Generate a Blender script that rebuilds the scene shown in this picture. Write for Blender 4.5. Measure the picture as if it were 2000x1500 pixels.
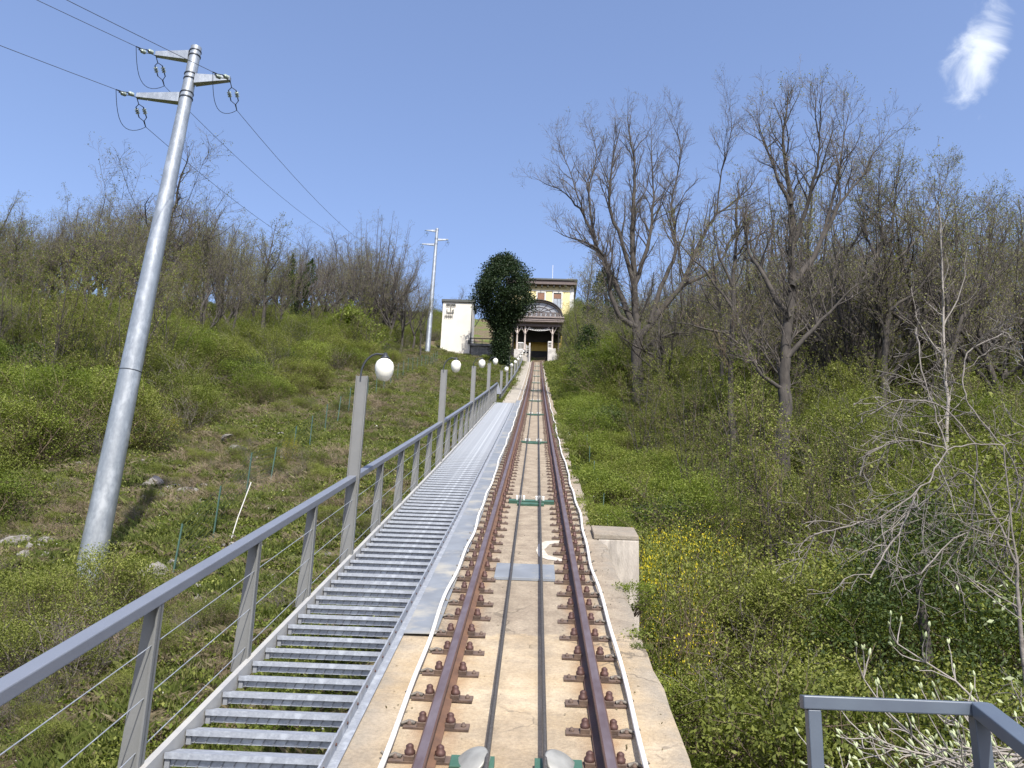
import bpy, math, random
import numpy as np
from mathutils import Vector, Matrix
rad = math.radians
S = bpy.context.scene
for o in list(bpy.data.objects): bpy.data.objects.remove(o)

# ---------------------------------------------------------------- camera
cd = bpy.data.cameras.new('camera'); cam = bpy.data.objects.new('camera', cd); S.collection.objects.link(cam); S.camera = cam
cd.sensor_width = 36; cd.lens = 1700/2000*36; cd.clip_end = 6000; cd.clip_start = .05
th, ya, ro = rad(16.5), rad(1.7), rad(2.2)
F = Vector((-math.sin(ya)*math.cos(th), math.cos(ya)*math.cos(th), math.sin(th)))
R0 = F.cross(Vector((0, 0, 1))).normalized(); U0 = R0.cross(F)
Rc = math.cos(ro)*R0+math.sin(ro)*U0; Uc = math.cos(ro)*U0-math.sin(ro)*R0
m = Matrix((Rc, Uc, -F)).transposed().to_4x4(); m.translation = Vector((.05, 0, 0)); cam.matrix_world = m

# ---------------------------------------------------------------- sky and sun
SUN = Vector((.19, -.60, .77)).normalized()
W = bpy.data.worlds.new('World'); S.world = W; W.use_nodes = True
nt = W.node_tree; N = nt.nodes; L = nt.links
bg = N['Background']; bg.inputs[1].default_value = .15
sky = N.new('ShaderNodeTexSky'); sky.sky_type = 'NISHITA'; sky.sun_disc = False
sky.sun_elevation = math.asin(SUN.z); sky.sun_rotation = math.atan2(SUN.x, SUN.y)
sky.altitude = 400; sky.air_density = 1.15; sky.dust_density = 2.0; sky.ozone_density = 2.2
# one wispy cloud high over the wood, defined by its direction
tc = N.new('ShaderNodeTexCoord')
cl_dir = (F + Rc*(1912-1000)/1700 + Uc*(750-105)/1700).normalized()
cu = cl_dir.cross(Vector((0, 0, 1))).normalized(); cv = cu.cross(cl_dir)
def vdot(v):
    n = N.new('ShaderNodeVectorMath'); n.operation = 'DOT_PRODUCT'; n.inputs[1].default_value = v; L.new(tc.outputs['Generated'], n.inputs[0]); return n.outputs['Value']
def mth(op, a, b=None, c=None):
    n = N.new('ShaderNodeMath'); n.operation = op
    for i, x in enumerate((a, b, c)):
        if x is None: continue
        if isinstance(x, (int, float)): n.inputs[i].default_value = x
        else: L.new(x, n.inputs[i])
    return n.outputs[0]
wn = N.new('ShaderNodeTexNoise'); wn.inputs['Scale'].default_value = 22; wn.inputs['Detail'].default_value = 5; wn.inputs['Roughness'].default_value = .62; wn.inputs['Distortion'].default_value = .5
L.new(tc.outputs['Generated'], wn.inputs['Vector'])
wn2 = N.new('ShaderNodeTexNoise'); wn2.inputs['Scale'].default_value = 9; wn2.inputs['Detail'].default_value = 3
L.new(tc.outputs['Generated'], wn2.inputs['Vector'])
u0 = vdot(cu); v0 = vdot(cv); w0 = vdot(cl_dir)
u1 = mth('ADD', u0, mth('MULTIPLY', v0, -.28)); 
ud = mth('DIVIDE', u1, .034); vd = mth('DIVIDE', v0, .068)
dd = mth('SQRT', mth('ADD', mth('MULTIPLY', ud, ud), mth('MULTIPLY', vd, vd)))
dens = mth('SUBTRACT', mth('ADD', mth('MULTIPLY', wn.outputs[0], 1.5), mth('MULTIPLY', wn2.outputs[0], .5)), mth('ADD', mth('MULTIPLY', dd, .85), .36))
mr = N.new('ShaderNodeMapRange'); mr.interpolation_type = 'SMOOTHSTEP'; mr.inputs[1].default_value = -.06; mr.inputs[2].default_value = .62; mr.inputs[3].default_value = 0; mr.inputs[4].default_value = .88
L.new(dens, mr.inputs[0])
front = mth('GREATER_THAN', w0, .5)
mixc = N.new('ShaderNodeMixRGB'); L.new(mth('MULTIPLY', mr.outputs[0], front), mixc.inputs[0]); mixc.inputs[2].default_value = (4.5, 4.8, 5.3, 1)
tint = N.new('ShaderNodeMixRGB'); tint.blend_type = 'MULTIPLY'; tint.inputs[0].default_value = 1; tint.inputs[2].default_value = (1.06, .985, 1.05, 1)
L.new(sky.outputs[0], tint.inputs[1]); L.new(tint.outputs[0], mixc.inputs[1]); L.new(mixc.outputs[0], bg.inputs[0])
sl = bpy.data.lights.new('sun', 'SUN'); sl.energy = 4.4; sl.angle = rad(.5); sl.color = (1, .95, .87)
so = bpy.data.objects.new('sun', sl); S.collection.objects.link(so); so.rotation_euler = SUN.to_track_quat('Z', 'Y').to_euler()
S.view_settings.view_transform = 'Standard'; S.view_settings.look = 'None'; S.view_settings.exposure = .68; S.view_settings.gamma = 1
S.view_settings.use_curve_mapping = False
S.cycles.max_bounces = 6; S.cycles.diffuse_bounces = 3; S.cycles.transparent_max_bounces = 8; S.cycles.use_denoising = True

# ---------------------------------------------------------------- helpers
COL = S.collection
def tag(o, label=None, cat=None, group=None, kind=None):
    for k, v in (('label', label), ('category', cat), ('group', group), ('kind', kind)):
        if v: o[k] = v
    return o
def empty(name, loc, label, cat, group=None, rz=0):
    o = bpy.data.objects.new(name, None); COL.objects.link(o); o.location = loc; o.rotation_euler.z = rz; o.empty_display_size = .1
    return tag(o, label, cat, group)
def link(name, me, parent=None, loc=None, rot=None, scale=None):
    o = bpy.data.objects.new(name, me); COL.objects.link(o)
    if parent: o.parent = parent
    if loc is not None: o.location = loc
    if rot is not None: o.rotation_euler = rot
    if scale is not None: o.scale = scale
    return o
class MB:
    def __init__(s, *mats): s.v = []; s.f = []; s.m = []; s.mats = mats; s.sm = []
    def add(s, vs, fs, m=0, smooth=False):
        b = len(s.v); s.v.extend(vs)
        for f in fs: s.f.append(tuple(i+b for i in f)); s.m.append(m); s.sm.append(smooth)
    def hexa(s, p, m=0):   # 8 points: bottom 4 ccw, top 4 ccw
        s.add(p, [(3, 2, 1, 0), (4, 5, 6, 7), (0, 1, 5, 4), (1, 2, 6, 5), (2, 3, 7, 6), (3, 0, 4, 7)], m)
    def box(s, x0, x1, y0, y1, z0, z1, m=0, sl=0.0):
        # sl: slope dz/dy so a box can follow the track
        q = lambda x, y, z: (x, y, z+sl*(y-(y0+y1)/2))
        s.hexa([q(x0, y0, z0), q(x1, y0, z0), q(x1, y1, z0), q(x0, y1, z0), q(x0, y0, z1), q(x1, y0, z1), q(x1, y1, z1), q(x0, y1, z1)], m)
    def tube(s, pts, r, n=8, m=0, cap=True, smooth=True):
        P = [Vector(p) for p in pts]; k = len(P); rr = r if isinstance(r, (list, tuple)) else [r]*k
        vs = []; 
        d0 = (P[1]-P[0]).normalized(); a = d0.orthogonal().normalized()
        for i in range(k):
            d = (P[min(i+1, k-1)]-P[max(i-1, 0)]); d = d.normalized() if d.length > 1e-9 else d0
            a = (a-d*a.dot(d)); a = a.normalized() if a.length > 1e-6 else d.orthogonal().normalized(); b = d.cross(a)
            for j in range(n):
                t = 2*math.pi*j/n; q = P[i]+(a*math.cos(t)+b*math.sin(t))*rr[i]; vs.append(q[:])
        fs = [(i*n+j, i*n+(j+1) % n, (i+1)*n+(j+1) % n, (i+1)*n+j) for i in range(k-1) for j in range(n)]
        s.add(vs, fs, m, smooth)
        if cap: s.add(vs[:n], [tuple(range(n))[::-1]], m); s.add(vs[-n:], [tuple(range(n))], m)
    def lathe(s, prof, c=(0, 0, 0), n=16, m=0, axis=None, smooth=True):
        q = axis.to_track_quat('Z', 'Y') if axis is not None else None
        vs = []
        for r, z in prof:
            for j in range(n):
                t = 2*math.pi*j/n; p = Vector((r*math.cos(t), r*math.sin(t), z))
                if q: p = q @ p
                vs.append((p+Vector(c))[:])
        fs = [(i*n+j, i*n+(j+1) % n, (i+1)*n+(j+1) % n, (i+1)*n+j) for i in range(len(prof)-1) for j in range(n)]
        s.add(vs, fs, m, smooth)
    def mesh(s, name):
        me = bpy.data.meshes.new(name); me.from_pydata(s.v, [], s.f)
        for x in s.mats: me.materials.append(x)
        me.polygons.foreach_set('material_index', s.m); me.polygons.foreach_set('use_smooth', s.sm); me.update(); return me
    def build(s, name, parent=None, **k): return link(name, s.mesh(name), parent, **k)
def bevel(o, w=.004, seg=2):
    b = o.modifiers.new('bevel', 'BEVEL'); b.width = w; b.segments = seg; b.limit_method = 'ANGLE'; return o

def mat(name, a, b=None, scale=5, rough=.7, metal=0, bump=0, bscale=None, detail=6, c=None, cscale=1.2, cth=(.5, .65), stretch=None, spec=.5, coord='Object'):
    """principled surface: colour a to b by fine noise, patches of c by coarse noise, bump from noise"""
    M = bpy.data.materials.new(name); M.use_nodes = True; n = M.node_tree.nodes; l = M.node_tree.links; p = n['Principled BSDF']
    p.inputs['Roughness'].default_value = rough; p.inputs['Metallic'].default_value = metal; p.inputs['Specular IOR Level'].default_value = spec
    t = n.new('ShaderNodeTexCoord'); src = t.outputs[coord]
    if stretch:
        mp = n.new('ShaderNodeMapping'); mp.inputs['Scale'].default_value = stretch; l.new(src, mp.inputs[0]); src = mp.outputs[0]
    if b is None: b = tuple(x*.8 for x in a)
    no = n.new('ShaderNodeTexNoise'); no.inputs['Scale'].default_value = scale; no.inputs['Detail'].default_value = detail; l.new(src, no.inputs['Vector'])
    r = n.new('ShaderNodeValToRGB'); r.color_ramp.elements[0].position = .32; r.color_ramp.elements[1].position = .68
    r.color_ramp.elements[0].color = (*a, 1); r.color_ramp.elements[1].color = (*b, 1); l.new(no.outputs[0], r.inputs[0]); out = r.outputs[0]
    if c:
        n2 = n.new('ShaderNodeTexNoise'); n2.inputs['Scale'].default_value = cscale; n2.inputs['Detail'].default_value = 7; n2.inputs['Roughness'].default_value = .65; l.new(src, n2.inputs['Vector'])
        mr = n.new('ShaderNodeMapRange'); mr.inputs[1].default_value = cth[0]; mr.inputs[2].default_value = cth[1]; l.new(n2.outputs[0], mr.inputs[0])
        mx = n.new('ShaderNodeMixRGB'); l.new(mr.outputs[0], mx.inputs[0]); l.new(out, mx.inputs[1]); mx.inputs[2].default_value = (*c, 1); out = mx.outputs[0]
    l.new(out, p.inputs['Base Color'])
    if bump:
        n3 = n.new('ShaderNodeTexNoise'); n3.inputs['Scale'].default_value = bscale or scale*3; n3.inputs['Detail'].default_value = 5; l.new(src, n3.inputs['Vector'])
        bp = n.new('ShaderNodeBump'); bp.inputs['Strength'].default_value = bump; bp.inputs['Distance'].default_value = .02; l.new(n3.outputs[0], bp.inputs['Height']); l.new(bp.outputs[0], p.inputs['Normal'])
    return M
def leafmat(name, cols, trans=.3, rough=.6):
    """foliage: each leaf's own tint from a vertex attribute, each plant's own shade from its random value"""
    M = bpy.data.materials.new(name); M.use_nodes = True; n = M.node_tree.nodes; l = M.node_tree.links; p = n['Principled BSDF']; o = n['Material Output']
    at = n.new('ShaderNodeAttribute'); at.attribute_name = 'tint'
    r = n.new('ShaderNodeValToRGB'); els = r.color_ramp.elements
    for i, c in enumerate(cols):
        e = els[i] if i < 2 else els.new(1)
        e.position = i/(len(cols)-1); e.color = (*c, 1)
    oi = n.new('ShaderNodeObjectInfo')
    ad = n.new('ShaderNodeMath'); ad.operation = 'MULTIPLY_ADD'; l.new(oi.outputs['Random'], ad.inputs[0]); ad.inputs[1].default_value = .45; 
    sb = n.new('ShaderNodeMath'); sb.operation = 'MULTIPLY_ADD'; l.new(at.outputs['Fac'], sb.inputs[0]); sb.inputs[1].default_value = .8; sb.inputs[2].default_value = -.12
    l.new(sb.outputs[0], ad.inputs[2]); l.new(ad.outputs[0], r.inputs[0])
    l.new(r.outputs[0], p.inputs['Base Color']); p.inputs['Roughness'].default_value = rough; p.inputs['Specular IOR Level'].default_value = .18
    tr = n.new('ShaderNodeBsdfTranslucent'); mc = n.new('ShaderNodeMixRGB'); mc.blend_type = 'MULTIPLY'; mc.inputs[0].default_value = 1; mc.inputs[2].default_value = (1.25, 1.35, .6, 1); l.new(r.outputs[0], mc.inputs[1]); l.new(mc.outputs[0], tr.inputs[0])
    ms = n.new('ShaderNodeMixShader'); ms.inputs[0].default_value = trans; l.new(p.outputs[0], ms.inputs[1]); l.new(tr.outputs[0], ms.inputs[2]); l.new(ms.outputs[0], o.inputs[0])
    return M

def concrete():
    M = bpy.data.materials.new('track concrete'); M.use_nodes = True; n = M.node_tree.nodes; l = M.node_tree.links; p = n['Principled BSDF']; p.inputs['Roughness'].default_value = .92; p.inputs['Specular IOR Level'].default_value = .25
    t = n.new('ShaderNodeTexCoord'); sp = n.new('ShaderNodeSeparateXYZ'); l.new(t.outputs['Object'], sp.inputs[0])
    def noise(s, d=7, st=None, r=.6):
        q = n.new('ShaderNodeTexNoise'); q.inputs['Scale'].default_value = s; q.inputs['Detail'].default_value = d; q.inputs['Roughness'].default_value = r
        if st: mp = n.new('ShaderNodeMapping'); mp.inputs['Scale'].default_value = st; l.new(t.outputs['Object'], mp.inputs[0]); l.new(mp.outputs[0], q.inputs['Vector'])
        else: l.new(t.outputs['Object'], q.inputs['Vector'])
        return q.outputs[0]
    def mrange(f, a, b, c=0, d=1):
        q = n.new('ShaderNodeMapRange'); q.inputs[1].default_value = a; q.inputs[2].default_value = b; q.inputs[3].default_value = c; q.inputs[4].default_value = d; l.new(f, q.inputs[0]); return q.outputs[0]
    def mix(f, a, b, bt='MIX'):
        q = n.new('ShaderNodeMixRGB'); q.blend_type = bt
        for i, x in enumerate((f, a, b)):
            if isinstance(x, (int, float)): q.inputs[i].default_value = x
            elif isinstance(x, tuple): q.inputs[i].default_value = (*x, 1)
            else: l.new(x, q.inputs[i])
        return q.outputs[0]
    def mm(op, a, b):
        q = n.new('ShaderNodeMath'); q.operation = op
        for i, x in enumerate((a, b)):
            if isinstance(x, (int, float)): q.inputs[i].default_value = x
            else: l.new(x, q.inputs[i])
        return q.outputs[0]
    ochre = mix(mrange(noise(2.2), .35, .65), (.36, .27, .155), (.46, .38, .265))
    grey = mix(mrange(noise(5), .35, .65), (.215, .175, .13), (.32, .27, .20))
    # a newer gravelly pour between 7.4 and 12 m, ochre below it, greyer above
    yy = mm('ADD', sp.outputs[1], mrange(noise(1.6), .3, .7, -.35, .35))
    f1 = mrange(yy, 7.35, 7.5); f2 = mrange(noise(.35, 3), .42, .6)
    c0 = mix(mm('MAXIMUM', f1, mm('MULTIPLY', f2, .55)), ochre, grey)
    # dark blotches, weathering runs across the fall and grime towards the edge
    c1 = mix(mm('MULTIPLY', mrange(noise(1.3, 8, None, .7), .50, .66), .7), c0, (.20, .165, .12))
    c2 = mix(mm('MULTIPLY', mrange(noise(3, 6, (.35, 2.2, 1)), .5, .75), .4), c1, (.24, .20, .145))
    ed = mrange(mm('ABSOLUTE', sp.outputs[0], 0.0), .76, .95); c3 = mix(mm('MULTIPLY', ed, mrange(noise(4), .35, .6, .2, .75)), c2, (.22, .20, .165))
    sp2 = mrange(noise(120, 2), .58, .70); c4 = mix(mm('MULTIPLY', sp2, .5), c3, (.16, .135, .10))
    br = mrange(noise(40, 3), .3, .7, .86, 1.12)
    c5 = mix(1.0, c4, br, 'MULTIPLY')
    # rust stain under the rails
    rx = mm('ABSOLUTE', mm('SUBTRACT', mm('ABSOLUTE', sp.outputs[0], 0.0), .5), 0.0); rs_ = mm('MULTIPLY', mrange(rx, .06, .17, 1, 0), mrange(noise(3.5), .35, .65, .1, .75)); c6 = mix(rs_, c5, (.23, .125, .06))
    gx = mm('ABSOLUTE', mm('SUBTRACT', mm('ABSOLUTE', sp.outputs[0], 0.0), .155), 0.0); c7 = mix(mm('MULTIPLY', mrange(gx, .0, .07, .6, 0), mrange(noise(2.5, 6, (1, .6, 1)), .4, .65)), c6, (.13, .105, .08))
    cr = n.new('ShaderNodeTexVoronoi'); cr.feature = 'DISTANCE_TO_EDGE'; cr.inputs['Scale'].default_value = .9
    wv = n.new('ShaderNodeVectorMath'); wv.operation = 'MULTIPLY_ADD'; nv = n.new('ShaderNodeTexNoise'); nv.inputs['Scale'].default_value = 3; nv.inputs['Detail'].default_value = 5; l.new(t.outputs['Object'], nv.inputs['Vector']); l.new(nv.outputs['Color'], wv.inputs[0]); wv.inputs[1].default_value = (.5, .5, .5); l.new(t.outputs['Object'], wv.inputs[2]); l.new(wv.outputs[0], cr.inputs['Vector'])
    c8 = mix(mm('MULTIPLY', mrange(cr.outputs['Distance'], .004, .012, .75, 0), mrange(noise(.8), .45, .55)), c7, (.12, .10, .075))
    l.new(c8, p.inputs['Base Color'])
    bp = n.new('ShaderNodeBump'); bp.inputs['Strength'].default_value = .6; bp.inputs['Distance'].default_value = .012; l.new(mm('ADD', noise(70, 4), mm('MULTIPLY', noise(8, 5), 1.5)), bp.inputs['Height']); l.new(bp.outputs[0], p.inputs['Normal'])
    return M
M_conc = concrete()
M_conc2 = mat('pier concrete', (.44, .40, .34), (.30, .27, .23), 3, .9, bump=.4, bscale=25, c=(.16, .145, .12), cscale=2.2, cth=(.5, .68), stretch=(4, 4, .7))
M_step = mat('stair concrete', (.42, .39, .34), (.30, .28, .24), 4, .9, bump=.3, bscale=30)
M_rail = mat('rusted rail', (.090, .055, .043), (.12, .068, .05), 7, .62, .25, bump=.15, bscale=50, c=(.10, .055, .045), cscale=3)
M_railtop = mat('rail running surface', (.25, .20, .20), (.17, .12, .115), 14, .42, .6, stretch=(1, .15, 1))
M_rust_lit = mat('sunlit orange rust', (.145, .078, .045), (.095, .052, .034), 8, .8, bump=.2)
M_plate = mat('rusted tie plate', (.165, .115, .085), (.095, .068, .055), 14, .75, .2, bump=.2)
M_strap = mat('grey earthing strap', (.20, .185, .16), (.13, .115, .095), 20, .7, .3)
M_bolt = mat('dark rusted bolt', (.095, .045, .035), (.06, .032, .028), 20, .6, .3)
M_galv = mat('galvanised steel', (.32, .345, .375), (.25, .27, .30), 60, .6, .4, detail=3, c=(.40, .43, .46), cscale=12)
M_galvp = mat('galvanised pole steel', (.34, .37, .385), (.28, .305, .325), 26, .42, .55, detail=4, c=(.47, .50, .51), cscale=5, stretch=(1, 1, .5))
M_paint = mat('grey blue rail paint', (.165, .182, .215), (.145, .16, .19), 3, .42, .1, bump=.03, bscale=80)
M_post = mat('grey post paint', (.165, .168, .16), (.138, .142, .136), 4, .5, .1, bump=.05, bscale=40, c=(.17, .165, .15), cscale=6, cth=(.56, .75))
M_guard = mat('blue grey guard rail paint', (.095, .12, .15), (.08, .10, .13), 5, .4, .1, bump=.04)
M_sheet = mat('galvanised sheet cover', (.21, .23, .25), (.165, .18, .195), 4, .6, .15, c=(.36, .34, .28), cscale=1.7, cth=(.52, .7))
M_cable = mat('white cable sheath', (.72, .71, .67), (.60, .58, .53), 9, .55)
M_rope = mat('steel haul rope', (.085, .08, .07), (.14, .13, .12), 60, .5, .6, bump=.6, bscale=200)
M_green = mat('dark green paint', (.05, .12, .085), (.035, .09, .06), 8, .55, bump=.1)
M_sheave = mat('pale sheave', (.33, .33, .30), (.22, .22, .20), 10, .5, .2)
M_white = mat('white block', (.78, .77, .74), (.66, .65, .62), 8, .6)
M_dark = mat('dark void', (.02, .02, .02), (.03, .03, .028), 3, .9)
M_arm = mat('dark lamp arm', (.06, .065, .07), (.045, .05, .055), 6, .4, .5)
M_globe = mat('opal globe', (.80, .79, .70), (.76, .75, .65), 2, .25)
M_bark = mat('grey brown bark', (.074, .065, .055), (.034, .030, .026), 6, .95, bump=.8, bscale=14, stretch=(1, 1, .35))
M_barkl = mat('pale grey bark', (.34, .31, .27), (.22, .20, .175), 8, .9, bump=.5)
M_barkg = mat('weathered grey bark', (.235, .215, .19), (.13, .115, .10), 8, .9, bump=.5)
M_twig = mat('grey twig', (.150, .130, .112), (.090, .076, .064), 2, .9)
M_twigb = mat('brown twig', (.18, .135, .09), (.115, .085, .06), 2, .9)
M_dry = mat('dry straw', (.30, .235, .16), (.20, .15, .10), 1.5, .95)
M_rock = mat('limestone', (.27, .255, .23), (.14, .13, .115), 3, .95, bump=.9, bscale=9, c=(.12, .12, .09), cscale=2.2, cth=(.52, .66))
M_lolive = leafmat('olive leaf', [(.044, .058, .013), (.140, .165, .032), (.275, .290, .080)])
M_lfresh = leafmat('fresh leaf', [(.058, .086, .015), (.160, .205, .035), (.290, .325, .080)], .35)
M_ldark = leafmat('dark leaf', [(.020, .034, .012), (.045, .070, .020), (.080, .105, .030)], .15, .45)
M_lyel = leafmat('yellow flower', [(.32, .30, .02), (.50, .42, .02), (.60, .50, .04)], .25)
M_lbud = leafmat('pale bud', [(.22, .27, .13), (.42, .47, .27), (.62, .66, .45)], .3)
M_lyoung = leafmat('young oak leaf', [(.13, .135, .055), (.20, .205, .075), (.28, .27, .12)], .35)
M_lgrass = leafmat('grass blade', [(.055, .076, .018), (.125, .155, .036), (.225, .232, .085)], .3)
M_lyew = leafmat('yew needle', [(.010, .020, .009), (.022, .040, .014), (.050, .070, .020)], .08, .5)
M_flow = leafmat('white flower', [(.60, .60, .55), (.75, .75, .70)], .2)

# ---------------------------------------------------------------- terrain
def zt(y): return -2.16+.316*y+.0003*y*y
def sl(y): return .316+.0006*y
def zg(y):
    y = np.asarray(y, float); a = zt(np.minimum(y, 140.)); e = np.maximum(y-140., 0)
    return a+.40*e*np.exp(-e/40.)-.02*e
YS=np.array([-30,0,5,10,15,20,25,35,45,60,78,105,130,200,600.])
T={-300:[-30,-22,-18,-14,-10,-6,-3,0,2,3,4,4,2,0,-30],
-80:[-9,-6,-5,-3.5,-2,-.8,.4,1.8,2.8,3.6,4,4.5,5,3,-20],
-40:[-5,-4,-3.4,-2.4,-1.2,0,1.0,2.5,3.5,4.2,4.6,5,5,3,-20],
-25:[-4,-3.2,-2.8,-2.2,-1.2,-.2,.8,2.3,3.1,3.6,4,4.5,5,3,-20],
-15:[-3,-2.8,-2.6,-2.2,-1.6,-1,-.3,.8,1.6,2.2,2.5,3,5,3,-20],
-10:[-2.8,-2.7,-2.5,-2.2,-1.85,-1.2,-.6,.3,.9,1.3,1.55,2,5,3,-20],
-6:[-2.6,-2.5,-2.35,-2.1,-1.6,-1.05,-.5,.3,.7,.9,.8,.9,5,3,-20],
-2.4:[-2.3,-2.2,-2.1,-1.9,-1.6,-1.2,-.9,-.45,-.25,-.2,-.3,-.3,5,3,-20],
0:[-3,-2.9,-2.8,-2.6,-2.3,-1.8,-1.3,-.75,-.5,-.45,-.45,-.45,5,3,-20],
1.2:[-5,-4.8,-4.6,-4.2,-3.6,-3.0,-2.4,-1.3,-.6,-.4,-.4,-.3,5,3,-20],
3:[-6,-5.8,-5.5,-5,-4.3,-3.5,-2.8,-1.7,-.9,-.5,-.3,0,5,3,-20],
6:[-6.5,-6.2,-5.9,-5.3,-4.6,-3.9,-3.1,-2.0,-1.3,-.8,-.5,.4,5,3,-20],
12:[-7.5,-7.2,-6.8,-6,-5.2,-4.4,-3.7,-2.6,-2,-1.6,-1,.5,3,3,-20],
25:[-9,-8.5,-8,-7,-6,-5,-4.2,-3,-2.4,-2,-1.5,0,2,3,-20],
50:[-12,-11,-10,-9,-8,-7,-6,-4.5,-4,-3.5,-3,-2,0,0,-20],
300:[-40,-38,-36,-34,-32,-30,-28,-26,-25,-24,-23,-22,-20,-20,-40]}
XS=np.array(sorted(T)); TB=np.array([T[k] for k in sorted(T)],float)
def go(x,y):
    x=np.clip(np.asarray(x,float),-299,299);y=np.clip(np.asarray(y,float),-29,599)
    i=np.clip(np.searchsorted(XS,x)-1,0,len(XS)-2);j=np.clip(np.searchsorted(YS,y)-1,0,len(YS)-2)
    u=(x-XS[i])/(XS[i+1]-XS[i]);v=(y-YS[j])/(YS[j+1]-YS[j])
    return (TB[i,j]*(1-u)+TB[i+1,j]*u)*(1-v)+(TB[i,j+1]*(1-u)+TB[i+1,j+1]*u)*v
_rs = np.random.RandomState(4); _ph = _rs.uniform(0, 6.28, (7, 2)); _fr = [(.9, .5), (.4, 1.1), (1.7, 1.3), (2.6, .8), (.25, .3), (3.4, 2.9), (5.1, 4.3)]; _am = [.10, .09, .06, .05, .14, .035, .02]
def rough(x, y):
    s = 0
    for (a, b), (p, q), k in zip(_fr, _ph, _am): s = s+k*np.sin(a*x+p+.7*np.sin(b*y*.7+q))*np.sin(b*y+q)
    return s
def gz(x, y):
    x = np.asarray(x, float); y = np.asarray(y, float)
    damp = np.clip((np.abs(x)-1.6)/1.5, 0, 1)
    return zg(y)+go(x, y)+rough(x, y)*damp*1.3-.38*np.exp(-((x+7.2)**2+(y-13.9)**2*.7)/1.6)
xs = np.concatenate([np.linspace(-290, -60, 24), np.linspace(-55, -15, 41), np.linspace(-14.5, -2, 60), np.linspace(-1.8, 8, 50), np.linspace(8.5, 30, 44), np.linspace(32, 290, 30)])
ys = np.concatenate([np.linspace(-28, 0, 12), np.linspace(.3, 60, 200), np.linspace(60.8, 130, 88), np.linspace(132, 590, 70)])
X, Y = np.meshgrid(xs, ys); Z = gz(X, Y)
vs = np.stack([X.ravel(), Y.ravel(), Z.ravel()], 1); nx = len(xs); ny = len(ys)
ii = (np.arange(ny-1)[:, None]*nx+np.arange(nx-1)[None, :]).ravel()
fs = np.stack([ii, ii+1, ii+nx+1, ii+nx], 1)
me = bpy.data.meshes.new('ground'); me.from_pydata(vs.tolist(), [], fs.tolist()); me.polygons.foreach_set('use_smooth', [True]*len(me.polygons))
def ground_mat():
    M = bpy.data.materials.new('hillside earth'); M.use_nodes = True; n = M.node_tree.nodes; l = M.node_tree.links; p = n['Principled BSDF']; p.inputs['Roughness'].default_value = .95
    p.inputs['Specular IOR Level'].default_value = .2
    t = n.new('ShaderNodeTexCoord')
    def noise(s, d=6): 
        q = n.new('ShaderNodeTexNoise'); q.inputs['Scale'].default_value = s; q.inputs['Detail'].default_value = d; q.inputs['Roughness'].default_value = .65; l.new(t.outputs['Object'], q.inputs['Vector']); return q.outputs[0]
    def ramp(f, a, b, ca, cb):
        r = n.new('ShaderNodeValToRGB'); r.color_ramp.elements[0].position = a; r.color_ramp.elements[1].position = b; r.color_ramp.elements[0].color = (*ca, 1); r.color_ramp.elements[1].color = (*cb, 1); l.new(f, r.inputs[0]); return r.outputs[0]
    def mix(f, a, b):
        q = n.new('ShaderNodeMixRGB'); l.new(f, q.inputs[0]); l.new(a, q.inputs[1]); l.new(b, q.inputs[2]); return q.outputs[0]
    earth = ramp(noise(5), .35, .7, (.075, .055, .036), (.20, .155, .105))
    green = ramp(noise(9), .3, .7, (.05, .075, .018), (.13, .17, .035))
    f = ramp(noise(.45), .46, .62, (0, 0, 0), (1, 1, 1))
    l.new(mix(f, earth, green), p.inputs['Base Color'])
    bp = n.new('ShaderNodeBump'); bp.inputs['Strength'].default_value = .9; bp.inputs['Distance'].default_value = .08; l.new(noise(14, 8), bp.inputs['Height']); l.new(bp.outputs[0], p.inputs['Normal'])
    return M
me.materials.append(ground_mat()); g = link('ground', me); tag(g, 'steep grassy and wooded hillside under the railway', None, None, 'structure')

# ---------------------------------------------------------------- track bed
rnd = random.Random(11)
def strip(prof, y0, y1, step, mats, fn=None, closed=True, mi=None):
    """sweep an x,z profile (z relative to rail level) along the track"""
    mb = MB(*mats); n = len(prof); k = max(2, int((y1-y0)/step)+1); vs = []
    for i in range(k):
        y = y0+(y1-y0)*i/(k-1)
        for j, (x, z) in enumerate(prof):
            dx, dz = fn(j, y) if fn else (0, 0)
            vs.append((x+dx, y, zt(y)+z+dz))
    fs = []; ms = []
    rng = range(n if closed else n-1)
    b = 0; mb.v = vs
    for i in range(k-1):
        for j in rng:
            mb.f.append((i*n+j, i*n+(j+1) % n, (i+1)*n+(j+1) % n, (i+1)*n+j)); mb.m.append(mi[j] if mi else 0); mb.sm.append(False)
    if closed: mb.f.append(tuple(range(n))[::-1]); mb.m.append(0); mb.sm.append(False); mb.f.append(tuple(range((k-1)*n, k*n))); mb.m.append(0); mb.sm.append(False)
    return mb
def slabfn(j, y):
    if j == 1 or j == 2:
        w = (-.085 if y > 11.35 else 0)+.012*math.sin(y*2.3)+.01*math.sin(y*7.1)+(.03*math.sin(y*.9) if y > 12 else 0)
        return (w, 0)
    if j in (4, 5): return (0, .004*math.sin(y*3.1))
    return (0, 0)
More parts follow.
